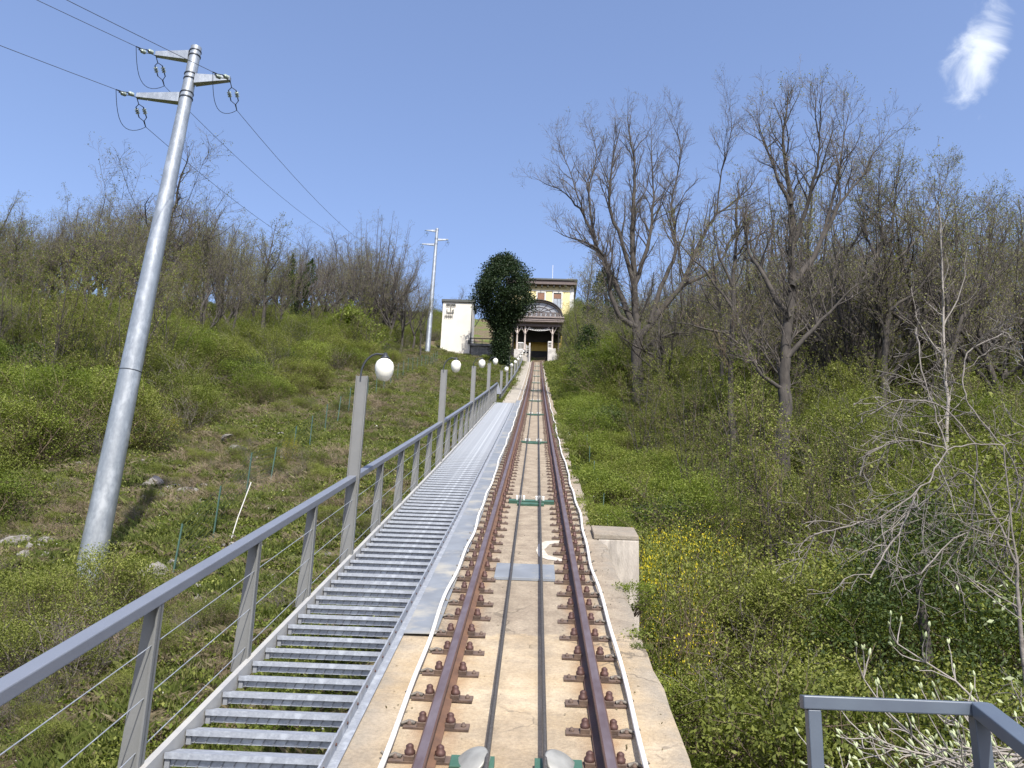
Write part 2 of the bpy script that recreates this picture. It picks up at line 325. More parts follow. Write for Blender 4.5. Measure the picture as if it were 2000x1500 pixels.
# surface points carry a slight fall and roughness
prof = [(-1.04, -.75), (.97, -.75), (.985, -.17), (.95, -.150), (.30, -.152), (-.30, -.152), (-1.00, -.150), (-1.04, -.17)]
def slabfn2(j, y):
    if j in (1, 2, 3): return slabfn(1, y)
    return (0, 0)
tb = strip(prof, -3, 103.6, .35, (M_conc,), slabfn2).build('track_bed'); tag(tb, 'tan concrete slab carrying the funicular track', None, None, 'structure')
for (x0, x1, y0, y1) in ((.90, 1.42, 11.3, 11.85), (.90, 1.42, 26.5, 27.0)):
    mb = MB(M_conc2, M_conc); zz = zt((y0+y1)/2)
    mb.hexa([(x0, y0, zz-5), (x1, y0, zz-5), (x1, y1, zz-5), (x0, y1, zz-5), (x0, y0, zz-.235), (x1, y0, zz-.235), (x1, y1, zz-.235+.33*(y1-y0)), (x0, y1, zz-.235+.33*(y1-y0))], 0)
    mb.hexa([(x0-.06, y0+.001, zz-.2345), (x1-.001, y0+.001, zz-.2345), (x1-.001, y1-.001, zz-.2345+.33*(y1-y0)), (x0-.06, y1-.001, zz-.2345+.33*(y1-y0)), (x0-.06, y0+.001, zz-.235+.07), (x1-.001, y0+.001, zz-.235+.06), (x1-.001, y1-.001, zz-.175+.33*(y1-y0)), (x0-.06, y1-.001, zz-.165+.33*(y1-y0))], 1)
    if y0 < 20:
        o = mb.build('concrete_pier'); bevel(o, .012); tag(o, 'stained concrete buttress sticking out beside the track slab', 'pier')
# supports of the slab on the left and below
mb = MB(M_conc2)
for y0 in (5.2, 11.3, 17.5, 23.8):
    mb.box(-.8, .75, y0, y0+.5, zt(y0)-4.5, zt(y0)-.755)
o = mb.build('slab_support'); tag(o, 'plain concrete piers under the track slab', None, None, 'structure')
# plaster patch beside the rail, grey cover across the bed
mb = MB(mat('white plaster patch', (.50, .46, .39), (.38, .34, .28), 12, .9, bump=.4))
pts = [(.13, 10.25), (.10, 10.55), (.13, 10.9), (.22, 11.1), (.40, 11.15), (.40, 11.02), (.27, 10.92), (.20, 10.6), (.24, 10.33), (.40, 10.16), (.40, 10.05), (.24, 10.1)]
mb.add([(x, y, zt(y)-.1465) for x, y in pts], [tuple(range(12))])
mb.build('plaster_patch', tb)
mb = MB(M_sheet); mb.box(-.33, .30, 9.15, 9.75, zt(9.45)-.148, zt(9.45)-.118, 0, sl(9.45)); o = mb.build('cover_plate'); bevel(o, .003)
tag(o, 'flat grey metal plate lying across between the rails', 'cover plate')

# ---------------------------------------------------------------- rails and fastenings
track = empty('railway_track', (0, 3, zt(3)), 'single narrow track of two rusty rails bolted to the tan slab', 'railway track')
def inv(p): return (0-track.location.x, -track.location.y, -track.location.z)
rp = [(-.060, -.138), (.060, -.138), (.060, -.127), (.016, -.108), (.009, -.095), (.009, -.042), (.033, -.030), (.033, -.006), (.024, 0), (-.024, 0), (-.033, -.006), (-.033, -.030), (-.009, -.042), (-.009, -.095), (-.016, -.108), (-.060, -.127)]
mi = [1, 1, 1, 1, 1, 1, 0, 0, 2, 0, 0, 1, 1, 1, 1, 1]
for sx in (-.5, .5):
    o = strip([(x+sx, z) for x, z in rp], 2.0, 106, .8, (M_rail, M_rust_lit if sx < 0 else M_rail, M_railtop), None, True, mi).build('rail', track, loc=inv(0))  # stair-side rail gets brighter rust: sunlight on its web put into the colour
def fastening(strap):
    mb = MB(M_plate, M_bolt, M_galv, M_strap)
    mb.box(-.20, .20, -.045, .045, 0, .014, 0)
    for s in (-1, 1):
        mb.box(s*.085-.028, s*.085+.028, -.04, .04, .0141, .040, 0)
        mb.lathe([(.030, .041), (.030, .058), (.022, .060), (.022, .085), (.012, .094), (0, .096)], (s*.085, 0, 0), 8, 1)
    for s in (-1, 1): mb.lathe([(.016, .0145), (.016, .026), (.009, .028), (.009, .036), (0, .037)], (s*.165, 0, 0), 7, 0)
    x = .13*strap
    pts = [(x, 0, .02), (x+.04*strap, .01, .030), (x+.08*strap, -.008, .020), (x+.115*strap, 0, .045)]
    mb.tube(pts, [.015, .012, .013, .009], 5, 3)
    return mb.mesh('tie_plate')
fm = {-1: fastening(-1), 1: fastening(1)}; cnt = 0; far = []
ys_f = [4.35+.432*i for i in range(230)]
for i, y in enumerate(ys_f):
    for sx in (-1, 1):
        jx = rnd.uniform(-.012, .012)
        if cnt < 298:
            o = link('tie_plate', fm[sx], track, loc=Vector((sx*.5+jx, y+rnd.uniform(-.02, .02), zt(y)-.1485))-track.location, rot=(math.atan(sl(y)), 0, rnd.uniform(-.04, .04))); cnt += 1
        else: far.append((sx, y))
mb = MB(M_plate)
for sx, y in far: 
    mb.box(sx*.5-.2, sx*.5+.2, y-.045, y+.045, zt(y)-.148, zt(y)-.13, 0, sl(y))
    for s in (-1, 1): mb.box(sx*.5+s*.085-.03, sx*.5+s*.085+.03, y-.03, y+.03, zt(y)-.12, zt(y)-.06, 0, sl(y))
o = mb.build('tie_plate', track, loc=inv(0)); o['kind'] = 'stuff'

# ---------------------------------------------------------------- haul ropes, white cables, rope pulleys
for sx, lab in ((-.155, 'dark greased haul rope beside the sheave, on the stair side of the slab'), (.155, 'dark greased haul rope between the sheaves, on the pier side of the slab')):
    mb = MB(M_rope); PY = [4.9+9.75*k for k in range(11)]
    pts = [(sx, 2.4+i*.8+0*i, 0) for i in range(127)]
    pts = [(x, y, zt(y)-.035-.018*math.sin(math.pi*((y-4.9) % 9.75)/9.75)) for x, y, _ in pts]
    mb.tube(pts, .0135, 6); o = mb.build('haul_rope'); tag(o, lab, 'rope')
for sx, lab in ((-.72, 'white cable snaking along the slab edge next to the metal stair'), (.72, 'white cable snaking along the slab edge above the buttress')):
    mb = MB(M_cable); r2 = random.Random(int(sx*100)+500); pts = []
    y = 2.5; ph = [r2.uniform(0, 6) for _ in range(4)]
    while y < 104:
        pts.append((sx+.013*math.sin(y*1.15+ph[0])+.007*math.sin(y*2.9+ph[1])+.010*math.sin(y*.4+ph[2]), y, zt(y)-.085+.012*math.sin(y*3.3+ph[3]))); y += .22
    mb.tube(pts, .0165, 8); o = mb.build('white_cable'); tag(o, lab, 'cable')
def pulley_parts(root):
    mb = MB(M_green); mb.box(-.34, .38, -.075, .075, .03, .05); mb.box(-.34, .38, .06, .075, -.02, .03); mb.box(-.34, .38, -.075, -.06, -.02, .03)
    bevel(mb.build('beam', root), .003)
    mb = MB(M_green, M_dark); mb.box(-.20, .22, -.26, -.10, 0, .03); mb.box(.0, .012, -.262, -.098, .0301, .034, 0); mb.build('drip_tray', root)
    for sx in (-.155, .155):
        for s in (-1, 1):
            mb = MB(M_white); mb.box(sx+s*.055-.016, sx+s*.055+.016, -.035, .035, .051, .115); bevel(mb.build('bearing_block', root), .003)
        mb = MB(M_sheave); mb.lathe([(.0, -.022), (.085, -.022), (.085, -.016), (.068, -.004), (.068, .004), (.085, .016), (.085, .022), (.0, .022)], (sx, 0, .045), 18, 0, Vector((1, 0, 0)))
        mb.build('sheave', root)
pl = ['just in front of the flat grey plate', 'just above the first pale slab joint']
for k in range(10):
    y = [13.88, 23.5, 34.2, 43.3, 53, 63, 73.6, 83.7, 93.8][k-1] if k else 5.12
    lab = ['dark green rope pulley with two big tilted pale sheaves, lowest on the track', 'green rope pulley beam with white blocks and a black tray, the lowest complete one'][k] if k < 2 else ['third', 'fourth', 'fifth', 'sixth', 'seventh', 'eighth', 'ninth', 'tenth'][k-2]+' dark green rope pulley across the bed, counting up the track'
    r = empty('rope_pulley', (0, y, zt(y)-.148), lab, 'pulley', 'rope pulleys between the rails'); r.rotation_euler.x = math.atan(sl(y))
    if k == 0:
        for sx in (-1, 1):
            mb = MB(M_sheave); ax = Vector((sx*.50, -.22, .84)).normalized()
            mb.lathe([(.0, -.02), (.105, -.02), (.115, -.012), (.092, 0), (.115, .012), (.105, .02), (.06, .03), (.03, .034), (0, .036)], (sx*.245, -.02, .05), 28, 0, ax); mb.build('sheave', r)
        mb = MB(M_green); mb.box(-.36, -.12, -.05, .09, 0, .05); bevel(mb.build('beam', r), .003)
        mb = MB(M_green); mb.box(.10, .36, -.05, .09, 0, .05); bevel(mb.build('beam', r), .003)
    else: pulley_parts(r)

# ---------------------------------------------------------------- metal stair
YE = 41.0
stair = empty('metal_staircase', (-1.43, 4, zt(4)-.4), 'galvanised steel staircase of open grating treads rising beside the track', 'staircase')
inv2 = -stair.location
o = strip([(-1.965, -.19), (-1.925, -.19), (-1.925, -.085), (-1.965, -.085)], 2.6, YE, .8, (mat('dusty stringer', (.44, .43, .39), (.36, .36, .35), 6, .6, .3),)).build('stringer', stair, loc=inv2)
o = strip([(-1.03, -.27), (-.985, -.27), (-.985, -.14), (-.965, -.14), (-.965, -.132), (-1.03, -.132)], 2.6, YE, .8, (M_galv,)).build('stringer', stair, loc=inv2)
o = strip([(-1.03, -.131), (-1.019, -.131), (-1.019, -.055), (-1.03, -.055)], 2.6, YE, .8, (M_galv,)).build('side_rail', stair, loc=inv2)
mb = MB(M_galv, M_dark)
mb.box(-.44, .44, -.012, .012, -.022, .010, 0); mb.box(-.44, .44, .0125, .20, -.004, .006, 0)
mb.box(-.44, -.43, .0125, .20, -.05, -.0045, 0); mb.box(.43, .44, .0125, .20, -.05, -.0045, 0)
mb.box(-.44, .44, .190, .20, -.045, -.0045, 0)
tread_me = mb.mesh('tread')
mb = MB(M_galv, mat('tread gap', (.21, .225, .24), (.16, .17, .185), 5, .8)); mb.box(-.425, .425, .016, .020, -.062, -.0225, 0)
for i in range(13):
    x = -.40+i*.066; mb.hexa([(x, .010, -.062), (x+.007, .010, -.062), (x+.007, .0155, -.062), (x, .0155, -.062), (x+.022, .010, -.0225), (x+.029, .010, -.0225), (x+.029, .0155, -.0225), (x+.022, .0155, -.0225)], 1)
mb.box(-.438, -.41, .0, .03, -.07, -.0225, 1)
riser_me = mb.mesh('grating')
k = 0; y = 2.85
while y < YE-.2:
    t = link('tread', tread_me, stair, loc=Vector((-1.478, y, zt(y)-.115))+inv2, rot=(0, 0, rnd.uniform(-.002, .002)))
    if k < 120: link('grating', riser_me, t)
    y += .281; k += 1
mb = MB(M_bolt); y = 3
while y < 22:
    mb.lathe([(.010, 0), (.010, .007), (0, .008)], (-1.0185, y, zt(y)-.095), 6, 0, Vector((1, 0, 0))); y += .281
o = mb.build('bolt', stair, loc=inv2); o['kind'] = 'stuff'
duct = empty('sheet_cover', (-.84, 7.3, zt(7.3)-.14), 'flat grey sheet metal covers laid end to end beside the stair', 'metal cover'); y = 7.3; i = 0
while y < 43:
    y1 = min(y+2.95, 43.2); o = strip([(-.962, -.128), (-.70+rnd.uniform(-.01, .02), -.125), (-.70, -.117), (-.962, -.120)], y, y1-.02, .7, (M_sheet,)).build('sheet', duct, loc=-duct.location); y = y1+.0; i += 1
# concrete stairs above
mb = MB(M_step); y = YE+.2
while y < 103.5:
    w = .0 if y < 60 else .1; mb.box(-1.60-w, -.98, y, y+.262, zt(y)-.9, zt(y+.26)-.16); y += .27
o = mb.build('concrete_steps'); tag(o, 'worn concrete steps climbing beside the track to the station', None, None, 'structure')
o = strip([(-.975, -.9), (-.90, -.9), (-.90, -.11), (-.975, -.11)], YE+2.5, 103, 1, (M_step,)).build('kerb'); o['kind'] = 'structure'

# ---------------------------------------------------------------- handrail, posts, wires
fence = empty('handrail_fence', (-2, 3, zt(3)-.2), 'grey blue handrail on flat posts with thin wires along the metal stair', 'railing'); fi = -fence.location
def flatpost(h, w0=.125, w1=.085):
    mb = MB(M_post)
    def rect(z, w): return [(-w*.62, -.012, z), (w*.38, -.012, z), (w*.38, .0, z), (-w*.62, .0, z)]
    mb.hexa(rect(0, w0)+rect(h, w1))
    mb.hexa([(w0*.38-.012, -.0125-.03, 0), (w0*.38, -.0125-.03, 0), (w0*.38, .03, 0), (w0*.38-.012, .03, 0), (w1*.38-.012, -.0125-.025, h), (w1*.38, -.0125-.025, h), (w1*.38, .025, h), (w1*.38-.012, .025, h)])
    return mb.mesh('post')
pm = flatpost(.93)
o = strip([(-2.055, .735), (-1.965, .735), (-1.965, .80), (-2.055, .80)], 1.6, 43.4, .8, (M_paint,)).build('top_rail', fence, loc=fi); bevel(o, .007, 2)
posts = [1.6+1.63*0, 3.28, 4.89, 6.52, 8.10]; y = 9.75; lampY = []
while y < 43.5: posts.append(y); y += 1.715
lampY = [9.75+8.575*k for k in range(4)]
for y in posts[1:]:
    if any(abs(y-q) < .1 for q in lampY): continue
    link('post', pm, fence, loc=Vector((-2.0, y, zt(y)-.19))+fi)
for h in (.52, .25, -.02):
    mb = MB(M_galv); mb.tube([(-1.99, 1.6+2.0*i, zt(1.6+2.0*i)+h) for i in range(21)], .0032, 5); mb.build('wire', fence, loc=fi)
f2 = empty('handrail_fence', (-1.82, 44, zt(44)-.4), 'dark grey handrail on thin posts climbing beside the concrete steps', 'railing'); fi2 = -f2.location
strip([(-1.87, .17), (-1.79, .17), (-1.79, .235), (-1.87, .235)], 43.5, 103, 1.5, (M_paint,)).build('top_rail', f2, loc=fi2)
mb = MB(M_paint); mb.hexa([(-2.05, 43.35, zt(43.4)+.17), (-1.79, 43.35, zt(43.4)+.17), (-1.79, 43.42, zt(43.4)+.17), (-2.05, 43.42, zt(43.4)+.17), (-2.05, 43.42, zt(43.4)+.80), (-1.96, 43.42, zt(43.4)+.80), (-1.96, 43.48, zt(43.4)+.80), (-2.05, 43.48, zt(43.4)+.80)]); mb.build('end_post', f2, loc=fi2)
y = 45
while y < 103: link('post', pm, f2, loc=Vector((-1.82, y, zt(y)-.70))+fi2, scale=(.8, 1, .95)); y += 1.7
for h in (-.05, -.3): 
    mb = MB(M_galv); mb.tube([(-1.82, 44+6*i, zt(44+6*i)+h) for i in range(10)], .004, 4); mb.build('wire', f2, loc=fi2)

# ---------------------------------------------------------------- globe lamps
mb = MB(M_post); mb.box(-.062, .056, -.008, .008, 0, 2.17); mb.box(.0565, .068, -.03, .03, 0, 2.17); mb.box(-.073, -.0625, -.02, .02, 0, 2.17); lp_me = mb.mesh('post')
mb = MB(M_arm); ap = []
for i in range(13):
    t = math.pi*(i/12)*.62; ap.append((-.02+.20*(1-math.cos(t))/1.3, 0, 2.17+.02+.26*math.sin(t*.9)))
mb.tube([(-.02, 0, 2.1)]+ap+[(.25, .0, 2.445)], .0125, 8); lp_arm = mb.mesh('arm')
mb = MB(M_arm); mb.lathe([(0, .03), (.02, .03), (.026, .0), (.055, -.03), (.06, -.045), (0, -.045)], (.25, 0, 2.435), 16); lp_cap = mb.mesh('cap')
mb = MB(M_globe); prof = [(.0, -.275), (.03, -.270), (.06, -.255), (.085, -.225), (.103, -.18), (.112, -.13), (.110, -.085), (.095, -.045), (.07, -.02), (.045, -.005), (0, 0)]
mb.lathe(prof, (.25, 0, 2.395), 24); lp_globe = mb.mesh('globe')
llab = ['big cream egg globe lamp on the lowest tall flat post, arc arm fully visible', 'cream globe lamp on the second tall post up the handrail', 'cream globe lamp on the third tall post up the handrail', 'cream globe lamp on the last tall post of the metal stair']
allL = [(-2.0, y) for y in lampY]+[(-1.84, 44.3+8.6*k) for k in range(7)]
for k, (x, y) in enumerate(allL):
    hz = zt(y)-.19 if k < 4 else zt(y)-.75
    r = empty('globe_lamp', (x, y, hz), llab[k] if k < 4 else ['first', 'second', 'third', 'fourth', 'fifth', 'sixth', 'seventh'][k-4]+' small globe lamp beside the concrete steps, counting up from the metal stair', 'lamp', 'globe lamps along the handrail')
    for nm, mm in (('post', lp_me), ('arm', lp_arm), ('cap', lp_cap), ('globe', lp_globe)): link(nm, mm, r)

# ---------------------------------------------------------------- guard rail by the viewer
gr = empty('guard_rail', (1.33, 4.27, -1.3), 'blue grey square tube guard rail corner over budding branches', 'guard rail'); gi = -gr.location
mb = MB(M_guard); mb.box(1.315, 2.16, 4.26, 4.33, -.245, -.185); bevel(mb.build('top_rail', gr, loc=gi), .006)
mb = MB(M_guard); q = [(2.07, 2.2, -.93), (2.165, 2.2, -.93), (2.165, 4.255, -.25), (2.07, 4.255, -.25)]
mb.hexa([(x, y, z) for x, y, z in q]+[(x, y, z+.065) for x, y, z in q]); bevel(mb.build('top_rail', gr, loc=gi), .006)
for (x0, x1, y0, y1, zb) in ((1.335, 1.395, 4.265, 4.325, -1.35), (2.085, 2.150, 4.262, 4.33, -1.35), (2.085, 2.150, 3.55, 3.61, -1.5)):
    mb = MB(M_guard); mb.box(x0, x1, y0, y1, zb, -.2455 if y0 > 4 else -.47); bevel(mb.build('post', gr, loc=gi), .005)
mb = MB(M_galv)
for h in (-.5, -.78, -1.05):
    pass
mb = MB(M_step); mb.box(1.25, 2.3, 2.0, 4.5, -1.55, -1.36); o = mb.build('platform'); tag(o, 'small concrete landing under the guard rail', None, None, 'structure')

# ---------------------------------------------------------------- wood and plants
def chains_mesh(name, chains, mats):
    V = []; Fc = []; MI = []
    for pts, rr, n, mi in chains:
        k = len(pts); P = np.asarray(pts, float); b = len(V)
        D = np.empty_like(P); D[1:-1] = P[2:]-P[:-2]; D[0] = P[1]-P[0]; D[-1] = P[-1]-P[-2]
        D /= (np.linalg.norm(D, axis=1, keepdims=True)+1e-9)
        ref = np.array([0, 0, 1.]) if abs(D[0, 2]) < .8 else np.array([1., 0, 0])
        A = np.cross(D, ref); A /= (np.linalg.norm(A, axis=1, keepdims=True)+1e-9); B = np.cross(D, A)
        t = np.arange(n)*2*math.pi/n; c = np.cos(t)[None, :, None]; s = np.sin(t)[None, :, None]; R = np.asarray(rr)[:, None, None]
        Q = P[:, None, :]+(A[:, None, :]*c+B[:, None, :]*s)*R
        V.extend(Q.reshape(-1, 3).tolist())
        for i in range(k-1):
            for j in range(n):
                Fc.append((b+i*n+j, b+i*n+(j+1) % n, b+(i+1)*n+(j+1) % n, b+(i+1)*n+j)); MI.append(mi)
    me = bpy.data.meshes.new(name); me.from_pydata(V, [], Fc)
    for x in mats: me.materials.append(x)
    me.polygons.foreach_set('material_index', MI); me.polygons.foreach_set('use_smooth', [True]*len(MI)); return me
def leaf_arrays(P, size, rs, updir=.4, asp=.5, cen=None):
    n = len(P); d = rs.normal(size=(n, 3)); d /= np.linalg.norm(d, axis=1, keepdims=True)
    nn = rs.normal(size=(n, 3)); nn[:, 2] = np.abs(nn[:, 2])+updir
    if cen is not None:
        ou = np.asarray(P)-np.array(cen); ou /= (np.linalg.norm(ou, axis=1, keepdims=True)+1e-9); nn = nn*.8+ou*.9
    a = np.cross(nn, d); a /= (np.linalg.norm(a, axis=1, keepdims=True)+1e-9)
    s = size*rs.uniform(.6, 1.35, (n, 1))
    P = np.asarray(P); Q = np.stack([P, P+d*s*.5+a*s*asp*.5, P+d*s, P+d*s*.5-a*s*asp*.5], 1)
    tint = np.repeat(rs.beta(2, 2, n), 4)
    return Q.reshape(-1, 3), tint
def leaves_mesh(name, groups, mats, stems=None):
    """groups: list of (positions, size, material index, rs, up, aspect); stems: a chains list joined into the same mesh"""
    Vs = []; Ts = []; Fs = []; Ms = []; b = 0
    if stems:
        tm = chains_mesh('tmp', stems, []); n = len(tm.vertices); co = np.empty(n*3); tm.vertices.foreach_get('co', co); Vs.append(co.reshape(-1, 3)); Ts.append(np.zeros(n)+.5)
        Fs = [tuple(p.vertices) for p in tm.polygons]; Ms = [p.material_index for p in tm.polygons]; b = n; bpy.data.meshes.remove(tm)
    for gr_ in groups:
        P, size, mi, rs, up, asp = gr_[:6]
        if len(P) == 0: continue
        q, t = leaf_arrays(np.asarray(P), size, rs, up, asp, gr_[6] if len(gr_) > 6 else None); Vs.append(q); Ts.append(t)
        m = len(q)//4; f = (np.arange(m)[:, None]*4+np.arange(4)[None, :]+b); Fs.extend(map(tuple, f.tolist())); Ms.extend([mi]*m); b += len(q)
    V = np.concatenate(Vs); me = bpy.data.meshes.new(name); me.from_pydata(V.tolist(), [], Fs)
    for x in mats: me.materials.append(x)
    me.polygons.foreach_set('material_index', Ms)
    at = me.attributes.new('tint', 'FLOAT', 'POINT'); at.data.foreach_set('value', np.concatenate(Ts).astype(np.float32)); return me

def wander(p, d, length, n, rg, jit, up):
    pts = [p]; st = length/n; x, y, z = p; dx, dy, dz = d
    for i in range(n):
        dx += rg.gauss(0, jit); dy += rg.gauss(0, jit); dz += rg.gauss(0, jit)+up
        l = math.sqrt(dx*dx+dy*dy+dz*dz)+1e-9; dx /= l; dy /= l; dz /= l
        x += dx*st; y += dy*st; z += dz*st; pts.append((x, y, z))
    return pts
def sidedir(a, b, rg, ang, up=.2):
    d = [b[i]-a[i] for i in range(3)]; l = math.sqrt(sum(c*c for c in d))+1e-9; d = [c/l for c in d]
    r = [rg.gauss(0, 1) for _ in range(3)]; q = sum(r[i]*d[i] for i in range(3)); r = [r[i]-q*d[i] for i in range(3)]; l = math.sqrt(sum(c*c for c in r))+1e-9; r = [c/l for c in r]
    o = [d[i]*math.cos(ang)+r[i]*math.sin(ang) for i in range(3)]; o[2] += up; l = math.sqrt(sum(c*c for c in o)); return tuple(c/l for c in o)
def sprout(pts, rr, level, rg, P, twigs, tips, limbs):
    """children along a polyline; P: per level (spacing, length factor, angle, jitter, up)"""
    if level >= len(P): return
    spc, lf, ang, jit, up = P[level]
    seg = [math.dist(pts[i], pts[i+1]) for i in range(len(pts)-1)]; tot = sum(seg)
    s = tot*(.25 if level else .3)*rg.uniform(.7, 1.2)
    while s < tot:
        a = s; i = 0
        while i < len(seg)-1 and a > seg[i]: a -= seg[i]; i += 1
        u = min(1, a/max(seg[i], 1e-6)); p = tuple(pts[i][k]+(pts[i+1][k]-pts[i][k])*u for k in range(3)); r = rr[i]+(rr[i+1]-rr[i])*u
        ln = lf*rg.uniform(.5, 1.25)*(1.25-.7*s/tot)
        d = sidedir(pts[i], pts[i+1], rg, ang*rg.uniform(.7, 1.3), up)
        n = 5 if level == 0 else 3
        c = wander(p, d, ln, n, rg, jit, up*.5)
        r0 = min(r*.65, ln*(.019 if level == 0 else .015)+.004); r1 = max(.004, r0*.3); cr = [r0+(r1-r0)*q/n for q in range(n+1)]
        (limbs if level == 0 and r0 > .012 else twigs).append((c, cr, 4 if level == 0 else 3, 0))
        if level == len(P)-1: tips.append(c[-1]); tips.append(c[-2])
        sprout(c, cr, level+1, rg, P, twigs, tips, limbs)
        s += spc*rg.uniform(.6, 1.4)
def hero(guides, r0, seed, P, barkm, twigm):
    rg = random.Random(seed); limbs = []; twigs = []; tips = []; kj = min(.035, r0*.25)
    for gi_, g_ in enumerate(guides):
        # smooth and subdivide the guide
        pts = []
        for i in range(len(g_)-1):
            p0 = g_[max(i-1, 0)]; p1 = g_[i]; p2 = g_[i+1]; p3 = g_[min(i+2, len(g_)-1)]
            for q in range(4):
                t = q/4; pts.append(tuple(.5*((2*p1[k])+(-p0[k]+p2[k])*t+(2*p0[k]-5*p1[k]+4*p2[k]-p3[k])*t*t+(-p0[k]+3*p1[k]-3*p2[k]+p3[k])*t**3)+rg.gauss(0, kj) for k in range(3)))
        pts.append(tuple(g_[-1])); pts[0] = tuple(g_[0])
        L_ = sum(math.dist(pts[i], pts[i+1]) for i in range(len(pts)-1)); pr_ = 9
        for lp, lr, _, _ in limbs:
            for q, rq in zip(lp, lr):
                if math.dist(q, pts[0]) < .35: pr_ = max(pr_, rq*.82) if pr_ < 9 else rq*.82
        ra = r0 if gi_ == 0 else min(r0*.66, L_*.021+.01, pr_)
        n = len(pts)-1; rr = [max(.008, ra*(1-.94*(i/n))**(1.15 if gi_ else 1.0)) for i in range(n+1)]
        if gi_ == 0: rr[0] *= 1.25
        limbs.append((pts, rr, 9 if gi_ == 0 else 7, 0))
        sprout(pts, rr, 0, rg, P, twigs, tips, limbs)
    return limbs, twigs, tips
def place_tree(name, label, cat, group, base, meshes, rz=0, sc=1):
    r = empty(name, base, label, cat, group, rz); r.scale = (sc, sc, sc) if not isinstance(sc, tuple) else sc
    for nm, me in meshes: link(nm, me, r)
    return r
